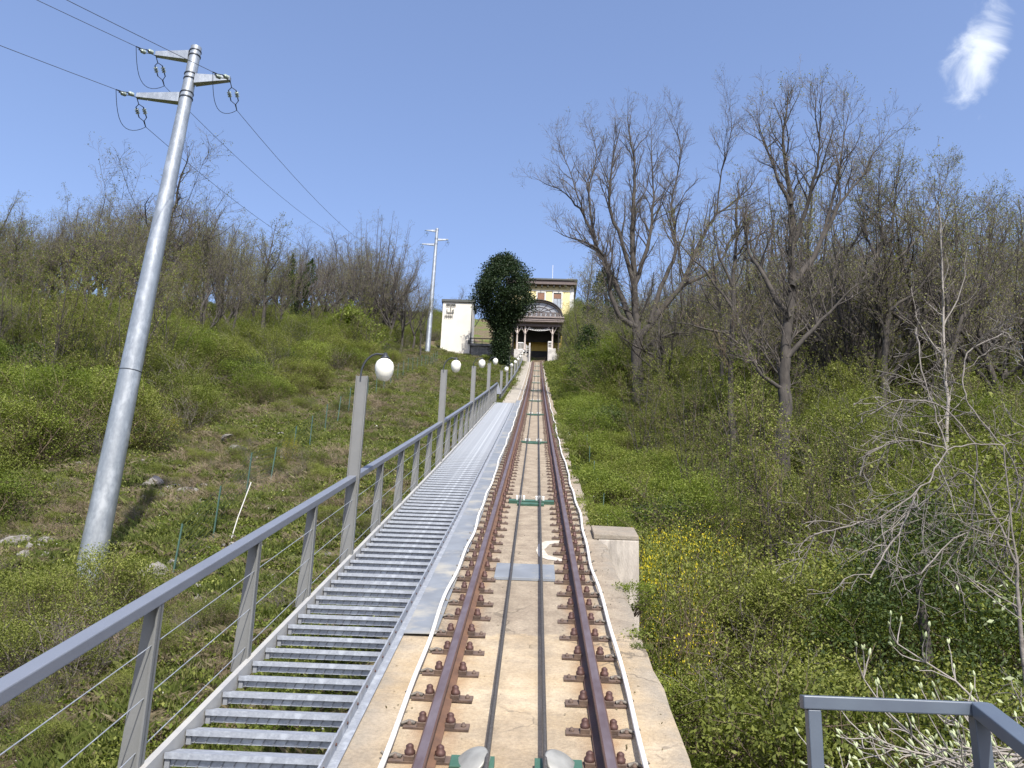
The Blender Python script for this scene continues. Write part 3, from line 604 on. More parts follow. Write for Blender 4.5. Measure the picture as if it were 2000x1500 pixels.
TD = {"H":{"A":[[[5.27,43.0,10.44],[5.27,43.0,12.26],[5.17,43.02,14.33],[5.18,43.03,15.75],[5.06,43.05,18.36],[4.99,43.06,22.28],[5.14,43.08,25.12],[4.72,43.09,28.7]],[[5.18,43.03,15.75],[4.23,43.74,18.63],[3.16,44.61,21.44],[2.44,44.99,23.53],[1.41,45.59,25.14],[-0.57,46.06,26.53]],[[2.44,44.99,23.52],[1.51,45.04,26.5],[0.71,45.12,28.91]],[[3.16,44.61,21.44],[2.74,45.35,25.04],[3.18,45.73,27.97],[2.75,46.49,30.55]],[[5.18,43.0,15.17],[6.19,43.1,16.67],[7.58,43.19,18.49],[8.78,43.41,21.33],[9.68,43.53,22.96],[11.16,43.65,24.32],[12.44,43.89,26.1]],[[5.06,43.05,18.36],[4.39,42.62,20.82],[3.67,42.31,22.77],[3.9,41.96,25.69],[4.29,41.76,27.48]],[[5.9,43.0,16.33],[6.8,43.39,19.15],[7.44,43.76,21.15],[7.24,43.98,23.76],[7.91,44.21,27.16],[7.1,44.38,30.3]],[[9.68,43.53,22.96],[9.94,43.04,25.54],[10.43,42.37,27.71],[10.15,42.06,29.79]],[[5.23,43.0,16.03],[4.01,42.82,17.07],[3.43,42.52,19.85],[2.04,42.29,20.6],[0.67,42.11,21.07]],[[7.58,43.19,18.49],[9.55,43.35,19.81],[11.14,43.77,22.81],[12.63,43.92,23.88]],[[5.06,43.05,18.36],[5.99,43.3,21.5],[6.24,43.92,24.99],[6.19,44.34,29.56]],[[5.23,43.0,14.61],[6.37,42.62,15.36],[7.62,42.16,15.79],[8.76,41.16,17.1]]],"B":[[[8.6,30.0,4.58],[8.6,30.0,5.32],[8.91,30.04,8.26],[8.9,30.07,9.6],[9.32,30.1,12.19],[9.51,30.12,14.68],[9.58,30.14,16.85],[9.41,30.18,19.1],[9.74,30.19,21.44]],[[9.39,30.0,12.96],[10.64,30.48,14.89],[11.6,30.68,16.75],[12.93,31.19,18.66],[14.2,31.4,20.7]],[[9.51,30.0,16.33],[8.8,30.19,18.63],[8.51,30.3,20.54]],[[9.0,30.0,10.16],[10.09,30.04,11.39],[11.31,30.09,12.65],[12.32,30.12,13.51]],[[9.52,30.12,14.68],[10.09,29.62,16.57],[10.38,28.99,18.38],[10.24,28.71,20.63]],[[10.64,30.48,14.89],[11.87,31.08,18.56],[12.71,31.61,22.01]],[[8.85,30.0,9.0],[8.01,30.15,9.79],[7.54,30.26,11.19],[7.21,30.36,11.82]],[[9.17,30.0,11.74],[8.39,30.27,13.46],[8.0,30.76,15.16],[8.04,31.43,17.06]]],"C":[[[7.16,31.0,5.17],[7.16,31.0,6.17],[7.23,31.03,9.25],[7.39,31.06,12.51],[7.64,31.09,15.09],[7.77,31.1,17.33],[7.91,31.13,18.26]],[[7.39,31.06,12.51],[6.6,31.28,13.85],[5.58,31.54,15.25],[5.06,31.96,16.57]],[[7.3,31.0,11.45],[6.27,31.36,11.76],[4.67,31.74,12.28]],[[7.55,31.0,14.61],[8.47,30.99,15.5],[9.26,30.97,15.63]],[[7.4,31.0,13.33],[6.84,30.85,14.96],[6.75,30.71,16.42]],[[7.31,31.0,10.64],[8.31,31.0,11.69],[8.75,31.0,12.95]]],"D":[[[14.73,36.0,6.78],[14.73,36.0,8.25],[14.96,36.04,11.41],[15.41,36.06,14.73],[15.75,36.1,17.21],[16.05,36.14,19.28],[16.67,36.17,22.21]],[[15.46,36.0,15.68],[14.95,36.27,17.78],[14.79,36.64,20.03],[14.8,36.89,22.05]],[[15.55,36.0,16.66],[17.09,36.39,18.15],[18.32,36.64,20.13],[19.23,37.11,22.29]],[[15.25,36.0,14.46],[16.95,36.05,15.74],[19.09,36.15,18.6],[20.96,36.22,20.5]],[[15.23,36.0,13.74],[14.35,35.94,14.65],[13.29,35.89,15.57]],[[15.46,36.0,15.68],[15.29,35.79,18.57],[15.37,35.57,22.08]]],"E":[[[14.89,33.0,5.48],[14.89,33.0,7.81],[15.89,32.98,10.09],[16.99,32.96,13.11],[17.95,32.94,14.45],[19.09,32.92,17.21]],[[16.45,33.0,11.59],[16.46,33.02,13.56],[16.54,33.04,16.27],[17.22,33.07,18.66]],[[17.49,33.0,13.8],[19.36,32.97,15.86],[20.41,32.93,17.72]],[[15.89,32.98,10.09],[17.35,32.48,11.23],[18.75,32.05,13.24]]],"G":[[[11.82,25.0,2.05],[11.82,25.0,4.0],[12.14,24.99,7.33],[12.27,24.98,9.59],[12.52,24.97,12.65],[12.5,24.96,13.71]],[[12.27,24.98,9.59],[12.9,24.79,10.86],[13.08,24.55,12.12]],[[12.23,25.0,8.61],[11.7,25.13,9.62],[11.54,25.19,10.99]]],"F":[[[5.14,9.5,-4.6],[5.14,9.5,0.16],[5.19,9.48,1.0],[5.2,9.47,2.27]],[[5.2,9.47,2.27],[4.84,9.36,2.25],[4.49,9.27,2.15],[4.23,9.12,1.83],[3.99,8.98,1.64],[3.53,8.8,1.33],[3.06,8.63,1.19],[2.76,8.51,1.1]],[[3.99,8.98,1.64],[3.73,8.75,1.28],[3.51,8.56,1.05],[3.2,8.33,0.69]],[[4.48,9.27,2.15],[4.48,9.41,2.52],[4.41,9.5,3.14],[4.48,9.69,3.71]],[[5.2,9.47,2.27],[4.92,9.49,2.67],[4.85,9.51,2.92],[4.97,9.55,3.36],[5.42,9.58,3.63]],[[4.84,9.36,2.25],[4.87,9.54,1.76],[4.81,9.67,1.33],[4.53,9.78,0.94]],[[5.2,9.47,2.27],[5.34,9.52,1.89],[5.24,9.56,1.5],[5.12,9.6,1.06]],[[5.18,9.48,1.0],[5.06,9.58,1.55],[4.94,9.7,1.96],[4.75,9.91,1.94],[4.47,10.13,1.61]],[[4.48,9.27,2.15],[4.15,9.36,2.27],[3.72,9.42,2.15],[3.61,9.48,1.88]],[[5.26,9.5,1.54],[5.39,9.35,2.08],[5.52,9.25,2.63],[5.32,9.1,3.04]],[[4.84,9.36,2.25],[4.59,9.4,2.64],[4.13,9.47,2.76],[3.79,9.52,2.59]],[[4.8,9.67,1.33],[4.51,9.54,1.19],[4.16,9.45,0.85]]]},"L":[[-36.8,46.4,6.0,"b",6.03],[-45.7,58.5,6.9,"a",0.08],[-38.4,49.9,6.6,"b",0.23],[-43.6,57.5,7.6,"a",3.09],[-41.6,56.3,7.1,"d",4.67],[-37.0,50.8,6.8,"a",2.11],[-33.3,46.4,6.7,"d",4.28],[-32.8,46.6,6.8,"a",2.86],[-33.6,49.1,6.9,"d",5.07],[-40.0,59.7,7.1,"b",2.99],[-39.6,60.4,7.7,"a",4.76],[-36.8,57.1,7.4,"a",1.8],[-30.3,48.3,6.6,"b",3.45],[-33.6,54.6,7.4,"b",3.4],[-30.5,50.3,7.6,"a",0.4],[-33.8,57.6,7.3,"b",6.27],[-27.7,48.0,7.7,"a",3.86],[-32.2,57.4,9.0,"a",1.84],[-26.7,48.9,8.2,"a",5.04],[-25.0,46.7,8.1,"a",2.38],[-29.0,55.1,9.3,"a",2.5],[-27.1,52.9,9.0,"a",3.77],[-30.3,60.6,10.4,"b",1.85],[-24.5,50.6,8.4,"d",3.45],[-26.1,54.8,10.0,"a",4.71],[-27.0,58.9,9.3,"a",2.85],[-25.6,57.4,9.1,"a",0.54],[-25.8,59.8,9.2,"a",2.85],[-22.5,53.7,8.7,"b",5.0],[-19.2,46.9,8.4,"b",5.98],[-22.9,58.0,9.1,"a",5.72],[-18.3,48.2,7.8,"a",2.22],[-22.4,60.9,8.3,"b",5.0],[-19.9,56.4,7.6,"b",2.72],[-15.6,46.6,6.4,"d",1.35],[-21.1,65.7,7.8,"a",1.27],[-23.6,75.9,8.2,"b",2.68],[-21.0,69.8,8.4,"b",1.2],[-20.4,70.7,9.1,"a",5.53],[-18.3,66.0,8.4,"a",4.71],[-19.3,72.7,10.6,"a",5.81],[-19.3,76.4,9.9,"a",2.96],[-18.6,78.1,10.9,"a",2.85],[-14.6,64.6,9.4,"c",3.61],[-17.2,80.4,10.8,"b",4.27],[-14.0,69.1,10.0,"a",4.51],[-13.0,67.2,10.3,"c",0.28],[-11.5,64.1,9.7,"a",4.89],[-10.7,64.6,7.8,"a",5.26],[-11.7,76.9,7.9,"a",5.04],[-9.2,65.0,6.3,"b",0.32],[-30.4,40.5,8.5,"a",2.8],[-36.1,49.5,6.6,"a",4.37],[-32.0,45.3,6.3,"b",1.97],[-31.7,46.0,8.6,"b",1.35],[-30.2,44.9,7.7,"b",2.37],[-32.0,49.1,6.9,"a",2.82],[-28.6,45.5,6.4,"b",3.03],[-29.1,48.2,6.9,"b",0.82],[-27.6,47.0,8.4,"b",6.08],[-22.9,40.6,8.1,"b",0.3],[-26.7,48.8,8.7,"b",0.45],[-24.9,47.5,7.7,"d",5.63],[-22.9,45.7,7.3,"b",5.13],[-22.6,47.3,8.1,"a",1.68],[-20.7,45.6,7.0,"d",1.92],[-20.4,46.8,6.9,"d",0.4],[-16.6,40.3,6.2,"a",0.82],[-19.5,49.5,7.8,"b",1.45],[-15.7,42.0,7.1,"b",1.03],[-16.7,47.3,6.3,"b",3.33],[-14.9,44.5,8.8,"b",4.99],[-14.2,44.5,6.7,"b",3.74],[-70.5,88.5,9.1,"a",3.34],[-54.3,69.0,9.5,"c",5.34],[-50.8,66.8,6.5,"a",3.62],[-53.5,71.2,8.7,"b",1.74],[-62.4,84.3,9.9,"c",4.93],[-59.3,81.9,8.6,"a",5.7],[-49.8,69.4,8.6,"b",5.22],[-53.3,75.5,10.4,"a",4.73],[-57.8,84.1,9.0,"a",3.0],[-57.4,85.2,9.6,"c",2.36],[-53.7,80.9,9.1,"c",5.11],[-48.4,73.5,10.1,"c",2.4],[-49.0,76.8,8.2,"c",4.95],[-42.1,67.5,7.6,"c",0.92],[-52.0,84.5,11.6,"c",1.3],[-45.0,74.5,10.3,"a",3.64],[-52.2,89.2,11.3,"c",0.09],[-48.0,84.1,12.3,"a",4.21],[-47.2,86.1,10.7,"b",4.64],[-36.5,68.2,9.5,"a",0.76],[-46.7,89.3,12.6,"c",4.21],[-36.2,71.0,10.2,"c",4.25],[-41.3,82.5,13.3,"b",3.48],[-33.1,68.4,11.4,"b",1.85],[-41.5,88.8,14.8,"c",0.48],[-30.5,67.5,10.9,"a",3.55],[-32.7,76.0,9.7,"c",2.67],[-30.4,72.7,10.2,"a",3.8],[-27.7,69.6,9.2,"a",1.86],[-27.1,70.6,9.8,"c",3.73],[-24.9,67.8,8.9,"c",5.98],[-26.0,73.6,7.1,"c",5.34],[-27.2,80.8,6.7,"a",5.01],[-22.4,69.8,7.5,"a",0.58],[-28.9,91.1,6.5,"a",2.03],[-29.8,98.8,7.6,"a",6.01],[-28.0,97.0,9.3,"a",1.23],[-26.1,94.9,9.3,"a",4.67],[-24.1,91.5,8.2,"c",0.04],[-20.8,84.1,10.3,"c",2.39],[-23.2,99.0,10.4,"a",4.47],[-21.3,96.0,9.2,"c",1.23],[-19.4,92.0,11.1,"a",4.38],[-17.3,89.4,10.5,"a",5.33],[-17.8,99.8,10.3,"a",1.7],[-13.8,85.5,8.0,"a",3.0],[-12.3,87.9,4.1,"c",2.84],[-10.0,101.7,7.5,"a",5.09],[-9.0,106.7,8.0,"a",6.01],[-20.8,27.7,5.0,"d",6.12],[-24.7,33.7,6.9,"d",3.76],[-23.9,33.6,4.6,"d",2.47],[-26.3,38.2,6.8,"d",4.15],[-18.3,27.5,4.6,"b",4.83],[-25.3,38.9,5.4,"d",6.27],[-18.2,28.9,6.5,"d",2.65],[-18.0,29.8,5.6,"d",1.7],[-15.8,27.0,6.1,"d",4.83],[-15.8,28.0,5.5,"d",5.64],[-19.2,35.4,6.4,"d",3.1],[-15.1,28.8,5.1,"d",5.78],[-13.6,27.2,6.5,"d",0.54],[-15.5,31.8,6.4,"b",0.95],[-16.0,34.2,5.2,"b",0.66],[-14.3,31.8,5.7,"d",3.65],[-27.6,61.5,4.9,"d",0.11],[-21.5,49.9,5.7,"b",4.43],[-22.4,53.9,5.8,"d",3.83],[-23.1,59.3,5.1,"d",4.35],[-20.3,55.8,5.6,"d",0.64],[-19.4,56.0,5.2,"b",3.66],[-20.0,61.8,5.3,"b",1.05],[-16.9,57.0,4.6,"d",1.33],[-16.6,60.9,5.2,"d",3.46],[-13.4,54.4,4.7,"d",0.02],[-12.2,54.4,4.6,"d",0.55],[-10.9,53.2,5.4,"d",5.12],[6.1,40.7,8.4,"a",5.21],[8.8,50.2,12.8,"c",4.41],[10.0,51.1,10.6,"c",3.73],[8.0,36.2,11.1,"b",0.27],[11.7,47.7,13.1,"c",0.16],[12.5,47.0,13.5,"c",3.84],[14.0,48.9,14.4,"a",3.72],[13.9,45.4,15.9,"c",3.4],[16.5,49.6,18.2,"b",1.62],[14.6,41.8,13.6,"a",4.13],[15.0,39.9,15.9,"c",1.65],[15.5,38.7,14.2,"a",6.24],[20.1,47.7,15.0,"c",1.1],[19.9,45.0,16.6,"c",5.87],[18.9,40.8,15.9,"a",3.1],[23.1,47.9,15.8,"a",2.64],[19.3,37.9,14.3,"b",1.63],[25.6,48.8,15.0,"b",0.54],[20.8,37.9,13.2,"a",3.97],[30.9,53.5,17.3,"a",2.41],[30.9,51.4,16.5,"b",5.54],[26.6,43.4,12.1,"b",5.46],[23.4,36.7,13.5,"b",0.59],[28.7,43.5,14.6,"c",1.42],[32.3,48.3,13.1,"b",2.03],[26.2,37.8,12.2,"a",4.83],[38.4,53.8,16.8,"a",3.41],[32.3,44.2,13.8,"b",5.15],[35.4,47.4,14.2,"a",5.77],[3.9,30.8,5.3,"d",0.88],[4.8,33.0,5.2,"d",2.78],[4.8,26.8,5.3,"d",1.78],[4.5,21.4,5.2,"d",4.76],[4.7,19.3,4.5,"d",4.36],[5.1,18.7,6.5,"d",0.84],[5.5,18.5,5.1,"d",3.89],[6.5,19.8,5.7,"d",0.66],[7.6,21.3,4.9,"d",0.33],[7.4,19.1,5.9,"d",2.11],[11.7,27.9,5.2,"d",5.49],[9.9,21.8,4.8,"d",5.51],[11.5,24.1,5.0,"d",6.13],[13.9,28.1,5.9,"d",4.57],[16.9,33.0,4.8,"d",5.36],[13.1,24.2,6.1,"d",4.24],[16.7,29.4,5.3,"d",4.47],[18.2,30.5,4.4,"d",3.11],[18.7,30.4,5.9,"d",5.26],[16.5,26.1,5.2,"d",0.75],[22.0,33.6,6.1,"d",1.5],[5.4,47.7,7.9,"d",1.44],[5.7,44.1,6.7,"d",0.42],[7.4,48.7,6.9,"c",4.62],[9.4,55.7,8.2,"d",5.6],[8.0,42.9,6.2,"d",0.09],[9.0,43.4,8.7,"d",5.64],[11.4,50.4,6.1,"c",4.99],[14.0,56.7,7.8,"d",4.5],[10.9,40.4,8.7,"b",6.21],[15.3,53.9,6.6,"d",3.35],[13.6,44.4,6.0,"b",2.69],[15.4,47.8,8.3,"d",0.72],[15.1,44.3,7.2,"b",2.83],[16.3,45.5,7.6,"d",1.26],[20.9,55.3,8.6,"c",5.76],[22.5,56.5,8.7,"d",3.52],[23.0,54.7,6.6,"d",3.66],[19.3,43.8,7.6,"d",5.28],[24.8,54.2,7.3,"d",5.12],[19.2,40.1,6.4,"b",2.67],[26.5,54.0,7.4,"d",5.2],[25.5,49.8,7.1,"d",6.21],[29.4,55.1,7.4,"c",5.04],[28.8,52.2,7.6,"c",1.07],[33.9,59.6,6.0,"d",3.02],[32.4,55.5,7.5,"d",0.52],[25.3,41.9,8.2,"c",2.56],[28.6,46.2,8.0,"d",0.78],[35.2,55.3,8.6,"d",4.28],[32.8,50.3,7.4,"d",2.78],[34.9,52.3,7.7,"c",6.09],[38.8,56.6,7.8,"c",0.46],[29.4,41.9,7.0,"d",5.93],[4.2,75.9,8.6,"c",0.65],[4.6,67.2,8.0,"d",2.84],[6.2,71.5,8.3,"a",1.94],[7.1,70.2,10.0,"c",3.21],[8.7,72.5,9.8,"d",2.55],[8.5,63.0,10.0,"b",0.24],[10.9,71.7,10.6,"d",1.1],[10.5,62.7,11.0,"c",4.74],[14.2,76.8,12.2,"a",1.83],[12.5,62.5,11.2,"b",1.02],[16.1,75.5,12.1,"d",5.32],[17.6,77.9,12.2,"d",0.56],[16.4,67.9,12.0,"c",5.92],[17.8,68.4,13.1,"d",1.66],[18.5,67.7,13.8,"d",6.18],[19.1,67.0,14.0,"d",0.98],[19.4,63.9,13.4,"d",1.22],[20.8,65.9,13.5,"d",3.65],[24.7,74.5,14.8,"a",2.13],[26.3,75.6,15.6,"b",1.23],[25.4,70.4,15.2,"d",1.41],[24.8,65.5,14.4,"c",0.2],[24.9,63.7,14.2,"b",0.75],[30.4,74.4,15.8,"a",3.67],[32.0,74.5,17.6,"c",1.06],[30.3,68.3,17.0,"a",6.05],[32.1,69.5,17.7,"c",0.35],[32.6,68.1,17.4,"b",1.77],[30.5,62.1,17.2,"c",4.66],[34.6,67.9,17.4,"c",3.06],[36.1,66.3,19.0,"c",5.28],[36.1,64.4,18.8,"d",3.67],[39.0,65.3,17.1,"b",0.75],[40.2,65.5,17.9,"d",1.92],[44.7,71.4,18.4,"b",4.08],[45.6,71.1,18.1,"c",6.23],[46.4,71.0,18.8,"a",4.12],[43.9,64.1,17.9,"c",3.52],[49.9,71.8,18.6,"a",5.74],[46.2,65.2,17.7,"a",1.74],[46.1,63.3,18.0,"c",4.36],[7.7,103.8,8.9,"a",5.06],[8.0,92.3,11.4,"b",6.15],[10.4,103.7,7.9,"c",0.39],[10.0,84.9,10.0,"b",3.17],[11.7,87.7,10.9,"b",2.71],[15.4,103.4,10.8,"c",4.44],[15.8,95.9,10.1,"c",4.93],[16.0,88.8,11.1,"b",3.09],[19.6,101.0,14.4,"c",3.02],[21.8,104.8,13.1,"c",2.03],[22.5,100.3,15.6,"a",4.09],[20.7,87.1,12.3,"a",3.06],[21.9,86.3,15.6,"c",0.29],[23.7,87.9,15.0,"b",0.75],[27.4,98.0,15.8,"b",4.0],[26.0,87.4,16.5,"c",3.22],[31.4,100.2,17.4,"c",3.69],[31.0,95.5,17.6,"a",1.59],[30.3,89.1,14.6,"a",4.19],[33.0,92.7,17.7,"b",1.36],[32.3,87.1,18.1,"b",1.98],[40.3,104.9,17.8,"b",0.65],[40.4,95.4,18.4,"b",5.49],[7.8,45.0,8.4,"d",4.2],[11.9,57.1,9.2,"d",0.46],[11.8,49.2,7.9,"d",3.26],[13.8,48.8,7.5,"d",1.41],[16.7,52.5,8.3,"d",5.25],[19.1,54.5,9.8,"b",0.19],[21.6,54.9,9.7,"b",2.69],[23.0,53.4,7.3,"d",6.27],[21.2,45.6,7.1,"d",5.98],[23.5,46.2,8.0,"d",5.27],[25.2,46.4,9.7,"d",5.83],[27.7,48.6,7.3,"d",3.12],[29.7,48.2,8.8,"b",3.16],[30.2,46.3,7.6,"d",2.47],[6.2,33.0,6.8,"d",0.16],[6.4,25.5,6.4,"d",3.23],[10.4,33.8,6.4,"d",5.32],[13.9,37.2,6.2,"d",5.59],[13.9,33.3,6.4,"d",4.34],[16.4,33.8,5.0,"d",2.48],[16.4,30.8,7.0,"d",2.5],[16.6,28.4,4.6,"b",1.79],[22.2,34.9,5.1,"d",4.93]],"nl":150}
OAK = [(.30, 2.3, .75, .20, .34), (.20, .95, .8, .22, .18), (.105, .40, .75, .2, .10)]
hl = {'A': ('oak_tree', 'huge leafless oak spreading many dark limbs, tallest against the sky beside the station', .37, OAK, M_bark, M_twig, 0, .06),
      'B': ('oak_tree', 'tall forked oak with thick dark trunk, highest crown over the ravine', .31, OAK, M_bark, M_twig, 1, .12),
      'C': ('tree', 'slender straight tree with thin crown standing between the two great oaks', .16, [(.36, 1.4, .8, .2, .25), (.21, .65, .8, .22, .14), (.12, .28, .7, .2, .1)], M_bark, M_twigb, 1, .5),
      'D': ('oak_tree', 'broad bare tree with yellowish young leaves, beyond the forked oak', .20, OAK, M_bark, M_twig, 1, .6),
      'E': ('tree', 'dark trunk leaning outward with a fan of branches at the wood edge', .16, OAK, M_bark, M_twig, 1, .4),
      'G': ('tree', 'thin tree with pale whitish trunk in the ravine wood', .075, [(.4, 1.2, .8, .2, .1), (.24, .5, .8, .2, .1), (.14, .22, .8, .2, .1)], M_barkl, M_twig, 1, .5),
      'F': ('bare_shrub', 'pale grey leafless shrub with drooping crooked branches above the guard rail', .032, [(.17, .75, .8, .18, -.14), (.12, .32, .8, .2, -.08), (.10, .14, .8, .2, -.05)], M_barkg, M_barkg, 0, 0)}
for k, (nm, lab, r0, P, bm_, tm_, lf, dens) in hl.items():
    gs = TD['H'][k]; base = gs[0][0]; gl = [[(p[0]-base[0], p[1]-base[1], p[2]-base[2]) for p in g_] for g_ in gs]
    limbs, twigs, tips = hero(gl, r0, ord(k), P, bm_, tm_)
    r = empty(nm, base, lab, 'shrub' if k == 'F' else 'tree')
    link('trunk', chains_mesh('trunk', limbs, [bm_]), r)
    link('crown', chains_mesh('crown', twigs, [tm_]), r)
    if dens:
        rs = np.random.RandomState(ord(k)); T_ = np.array(tips); T_ = T_[rs.rand(len(T_)) < dens]; T_ = np.repeat(T_, 2, 0)+rs.normal(0, .05, (len(T_)*2, 3))
        link('leaves', leaves_mesh('leaves', [(T_, .065, 0, rs, .2, .55)], [M_lyoung]), r)

def generic(seed, kind):
    rg = random.Random(seed); G_ = []; H = 10
    if kind == 'a':      # spreading oak, fork low
        top = [(0, 0, 0), (rg.uniform(-.2, .2), rg.uniform(-.2, .2), 2), (rg.uniform(-.5, .5), rg.uniform(-.5, .5), 4.5), (rg.uniform(-.8, .8), rg.uniform(-.8, .8), 7), (rg.uniform(-1, 1), rg.uniform(-1, 1), 9.6)]
        G_.append(top)
        for i in range(8):
            a = i*2.4+rg.uniform(-.4, .4); h0 = rg.uniform(2.2, 5); R_ = rg.uniform(1.6, 3.3); h1 = rg.uniform(7.2, 9.6)-R_*.35
            c, s = math.cos(a), math.sin(a); f = h0/10; b0 = (top[1][0]*f*2, top[1][1]*f*2, h0)
            G_.append([b0, (b0[0]+c*R_*.45, b0[1]+s*R_*.45, h0+(h1-h0)*.3), (c*R_*.8, s*R_*.8, h0+(h1-h0)*.65), (c*R_, s*R_, h1)])
        P = [(.36, 1.8, .8, .2, .3), (.22, .8, .8, .22, .15), (.13, .34, .75, .2, .1)]; r0 = .17
    elif kind == 'b':    # slender
        top = [(0, 0, 0), (rg.uniform(-.2, .2), rg.uniform(-.2, .2), 3), (rg.uniform(-.4, .4), rg.uniform(-.4, .4), 6), (rg.uniform(-.5, .5), rg.uniform(-.5, .5), 9.8)]; G_.append(top)
        for i in range(6):
            a = i*2.4+rg.uniform(-.4, .4); h0 = rg.uniform(3.2, 6.5); R_ = rg.uniform(.8, 1.7); h1 = min(9.6, h0+rg.uniform(2, 3.6)); c, s = math.cos(a), math.sin(a)
            G_.append([(top[2][0]*h0/6, top[2][1]*h0/6, h0), (c*R_*.5, s*R_*.5, h0+(h1-h0)*.35), (c*R_, s*R_, h1)])
        P = [(.30, 1.5, .75, .2, .3), (.2, .66, .8, .22, .15), (.13, .3, .75, .2, .1)]; r0 = .13
    elif kind == 'c':    # dense round crown from the ground
        for i in range(22):
            a = i*2.4; t = math.sqrt((i+.5)/22); R_ = 3.4*t; c, s = math.cos(a), math.sin(a); h1 = 2.5+7.3*math.sqrt(max(0, 1-.75*t*t))
            G_.append([(c*.2, s*.2, 0), (c*R_*.4, s*R_*.4, h1*.4), (c*R_*.85, s*R_*.85, h1*.75), (c*R_, s*R_, h1)])
        P = [(.48, 1.1, .8, .2, .2), (.26, .5, .85, .22, .12), (.17, .25, .8, .2, .08)]; r0 = .07
    else:                # young tree in leaf, multi stem
        for i in range(6):
            a = i*2.4+rg.uniform(-.5, .5); R_ = rg.uniform(.4, 2.4); c, s = math.cos(a), math.sin(a); h1 = rg.uniform(6.5, 9.8)
            G_.append([(c*.1, s*.1, 0), (c*R_*.3, s*R_*.3, h1*.35), (c*R_*.7, s*R_*.7, h1*.7), (c*R_, s*R_, h1)])
        P = [(.45, 1.3, .85, .22, .18), (.26, .6, .8, .25, .1), (.17, .26, .75, .2, .05)]; r0 = .065
    limbs, twigs, tips = hero(G_, r0, seed, P, None, None)
    out = [('trunk', chains_mesh('trunk', limbs, [M_bark])), ('crown', chains_mesh('crown', twigs, [M_twigb if kind == 'd' else M_twig]))]
    rs = np.random.RandomState(seed); T_ = np.array(tips)
    dens, rep, mt, sz = {'a': (.35, 1, M_lyoung, .07), 'b': (.6, 2, M_lyoung, .07), 'c': (.5, 2, M_lyoung, .06), 'd': (1, 3, M_lolive, .085)}[kind]
    T_ = T_[rs.rand(len(T_)) < dens]; T_ = np.repeat(T_, rep, 0); T_ = T_+rs.normal(0, .07, T_.shape)
    out.append(('leaves', leaves_mesh('leaves', [(T_, sz, 0, rs, .2, .55)], [mt])))
    return out
protos = {'a': [generic(1, 'a'), generic(2, 'a'), generic(9, 'a')], 'b': [generic(3, 'b'), generic(4, 'b')], 'c': [generic(5, 'c')], 'd': [generic(6, 'd'), generic(7, 'd')]}
kn = {'a': ('bare_tree', 'leafless spreading grey tree in the wood'), 'b': ('slender_tree', 'slender upright tree with bare twigs in the wood'), 'c': ('bare_tree', 'round bushy crowned leafless tree in the wood'), 'd': ('young_tree', 'thin many stemmed young tree in first olive leaf')}
SHAPE = {'a': ('leafless spreading tree', 'bare crooked limbed tree', 'grey wide crowned bare tree'), 'b': ('slender bare tree', 'straight thin leafless tree'), 'c': ('round bushy leafless tree',), 'd': ('young olive leaved tree', 'thin tree in first leaf')}
LML = [(-18, 'behind the tall pole, outer end of the wood'), (-11, 'in the wood just past the tall pole'), (-5, 'in the wood above the upper thicket'), (0, 'between the ivy tree and the second pole'), (3, 'beside the white cabin')]
def place_words(x, y, left):
    a = x/y
    if left:
        for lim, w_ in ((-.62, 'outer end of the wood past the pole'), (-.52, 'just outside the tall pole'), (-.44, 'seen behind the tall pole'), (-.37, 'under the fan crowned tree'), (-.30, 'between fan crowned and ivy trees'), (-.235, 'next to the ivy clad tree'), (-.17, 'around the dense round crown'), (-.12, 'beside the distant utility pole'), (0, 'peeking up behind the white cabin')):
            if a < lim: return w_
    for lim, w_ in ((.10, 'beside the yellow house'), (.17, 'seen behind the great spreading oak'), (.24, 'between great oak and slender tree'), (.31, 'seen behind the forked oak'), (.38, 'just outside the forked oak'), (.46, 'behind the yellowish leaved broad tree'), (.54, 'behind the outward leaning trunk'), (9, 'outer edge over the ravine')):
        if a < lim: return w_
for i, (x, y, h, k, rz) in enumerate(TD['L']):
    left = i < TD['nl']; s = h/10; w = s*rnd.uniform(.9, 1.15)
    hw_ = 'tall' if h > 11.5 else ('short' if h < 7 else ('mid sized' if h < 9.5 else 'fairly tall')); row = 'front row' if y < 50 else ('second row' if y < 72 else 'deep row')
    lab = hw_+' '+SHAPE[k][i % len(SHAPE[k])]+', '+row+', '+place_words(x, y, left)
    lw = lab.split()
    if len(lw) > 16: lab = hw_.split()[-1]+' '+SHAPE[k][i % len(SHAPE[k])]+', '+row.split()[0]+', '+place_words(x, y, left)
    place_tree(kn[k][0], lab, 'tree', 'bare trees of the wood '+('behind the utility poles' if left else 'across the ravine'), (x, y, float(gz(x, y))-.15), protos[k][i % len(protos[k])], rz, (w, w, s))
place_tree('bare_tree', 'broad fan crowned bare tree rising above the wood behind the tall pole', 'tree', None, (-25, 52, float(gz(-25, 52))-.2), protos['a'][1], 1.0, (1.7, 1.7, 1.38))
place_tree('bare_tree', 'dense round pale grey crown between the wood and the second utility pole', 'tree', None, (-13.2, 66, float(gz(-13.2, 66))-.2), protos['c'][0], 2.0, (1.15, 1.15, 1.27))
place_tree('slender_tree', 'thin bare tree standing by the corner of the yellow house', 'tree', None, (1.9, 60, float(gz(1.9, 60))-.2) if False else (4.4, 72, float(gz(4.4, 72))-.2), protos['b'][0], 2.0, (1.1, 1.1, 1.35))
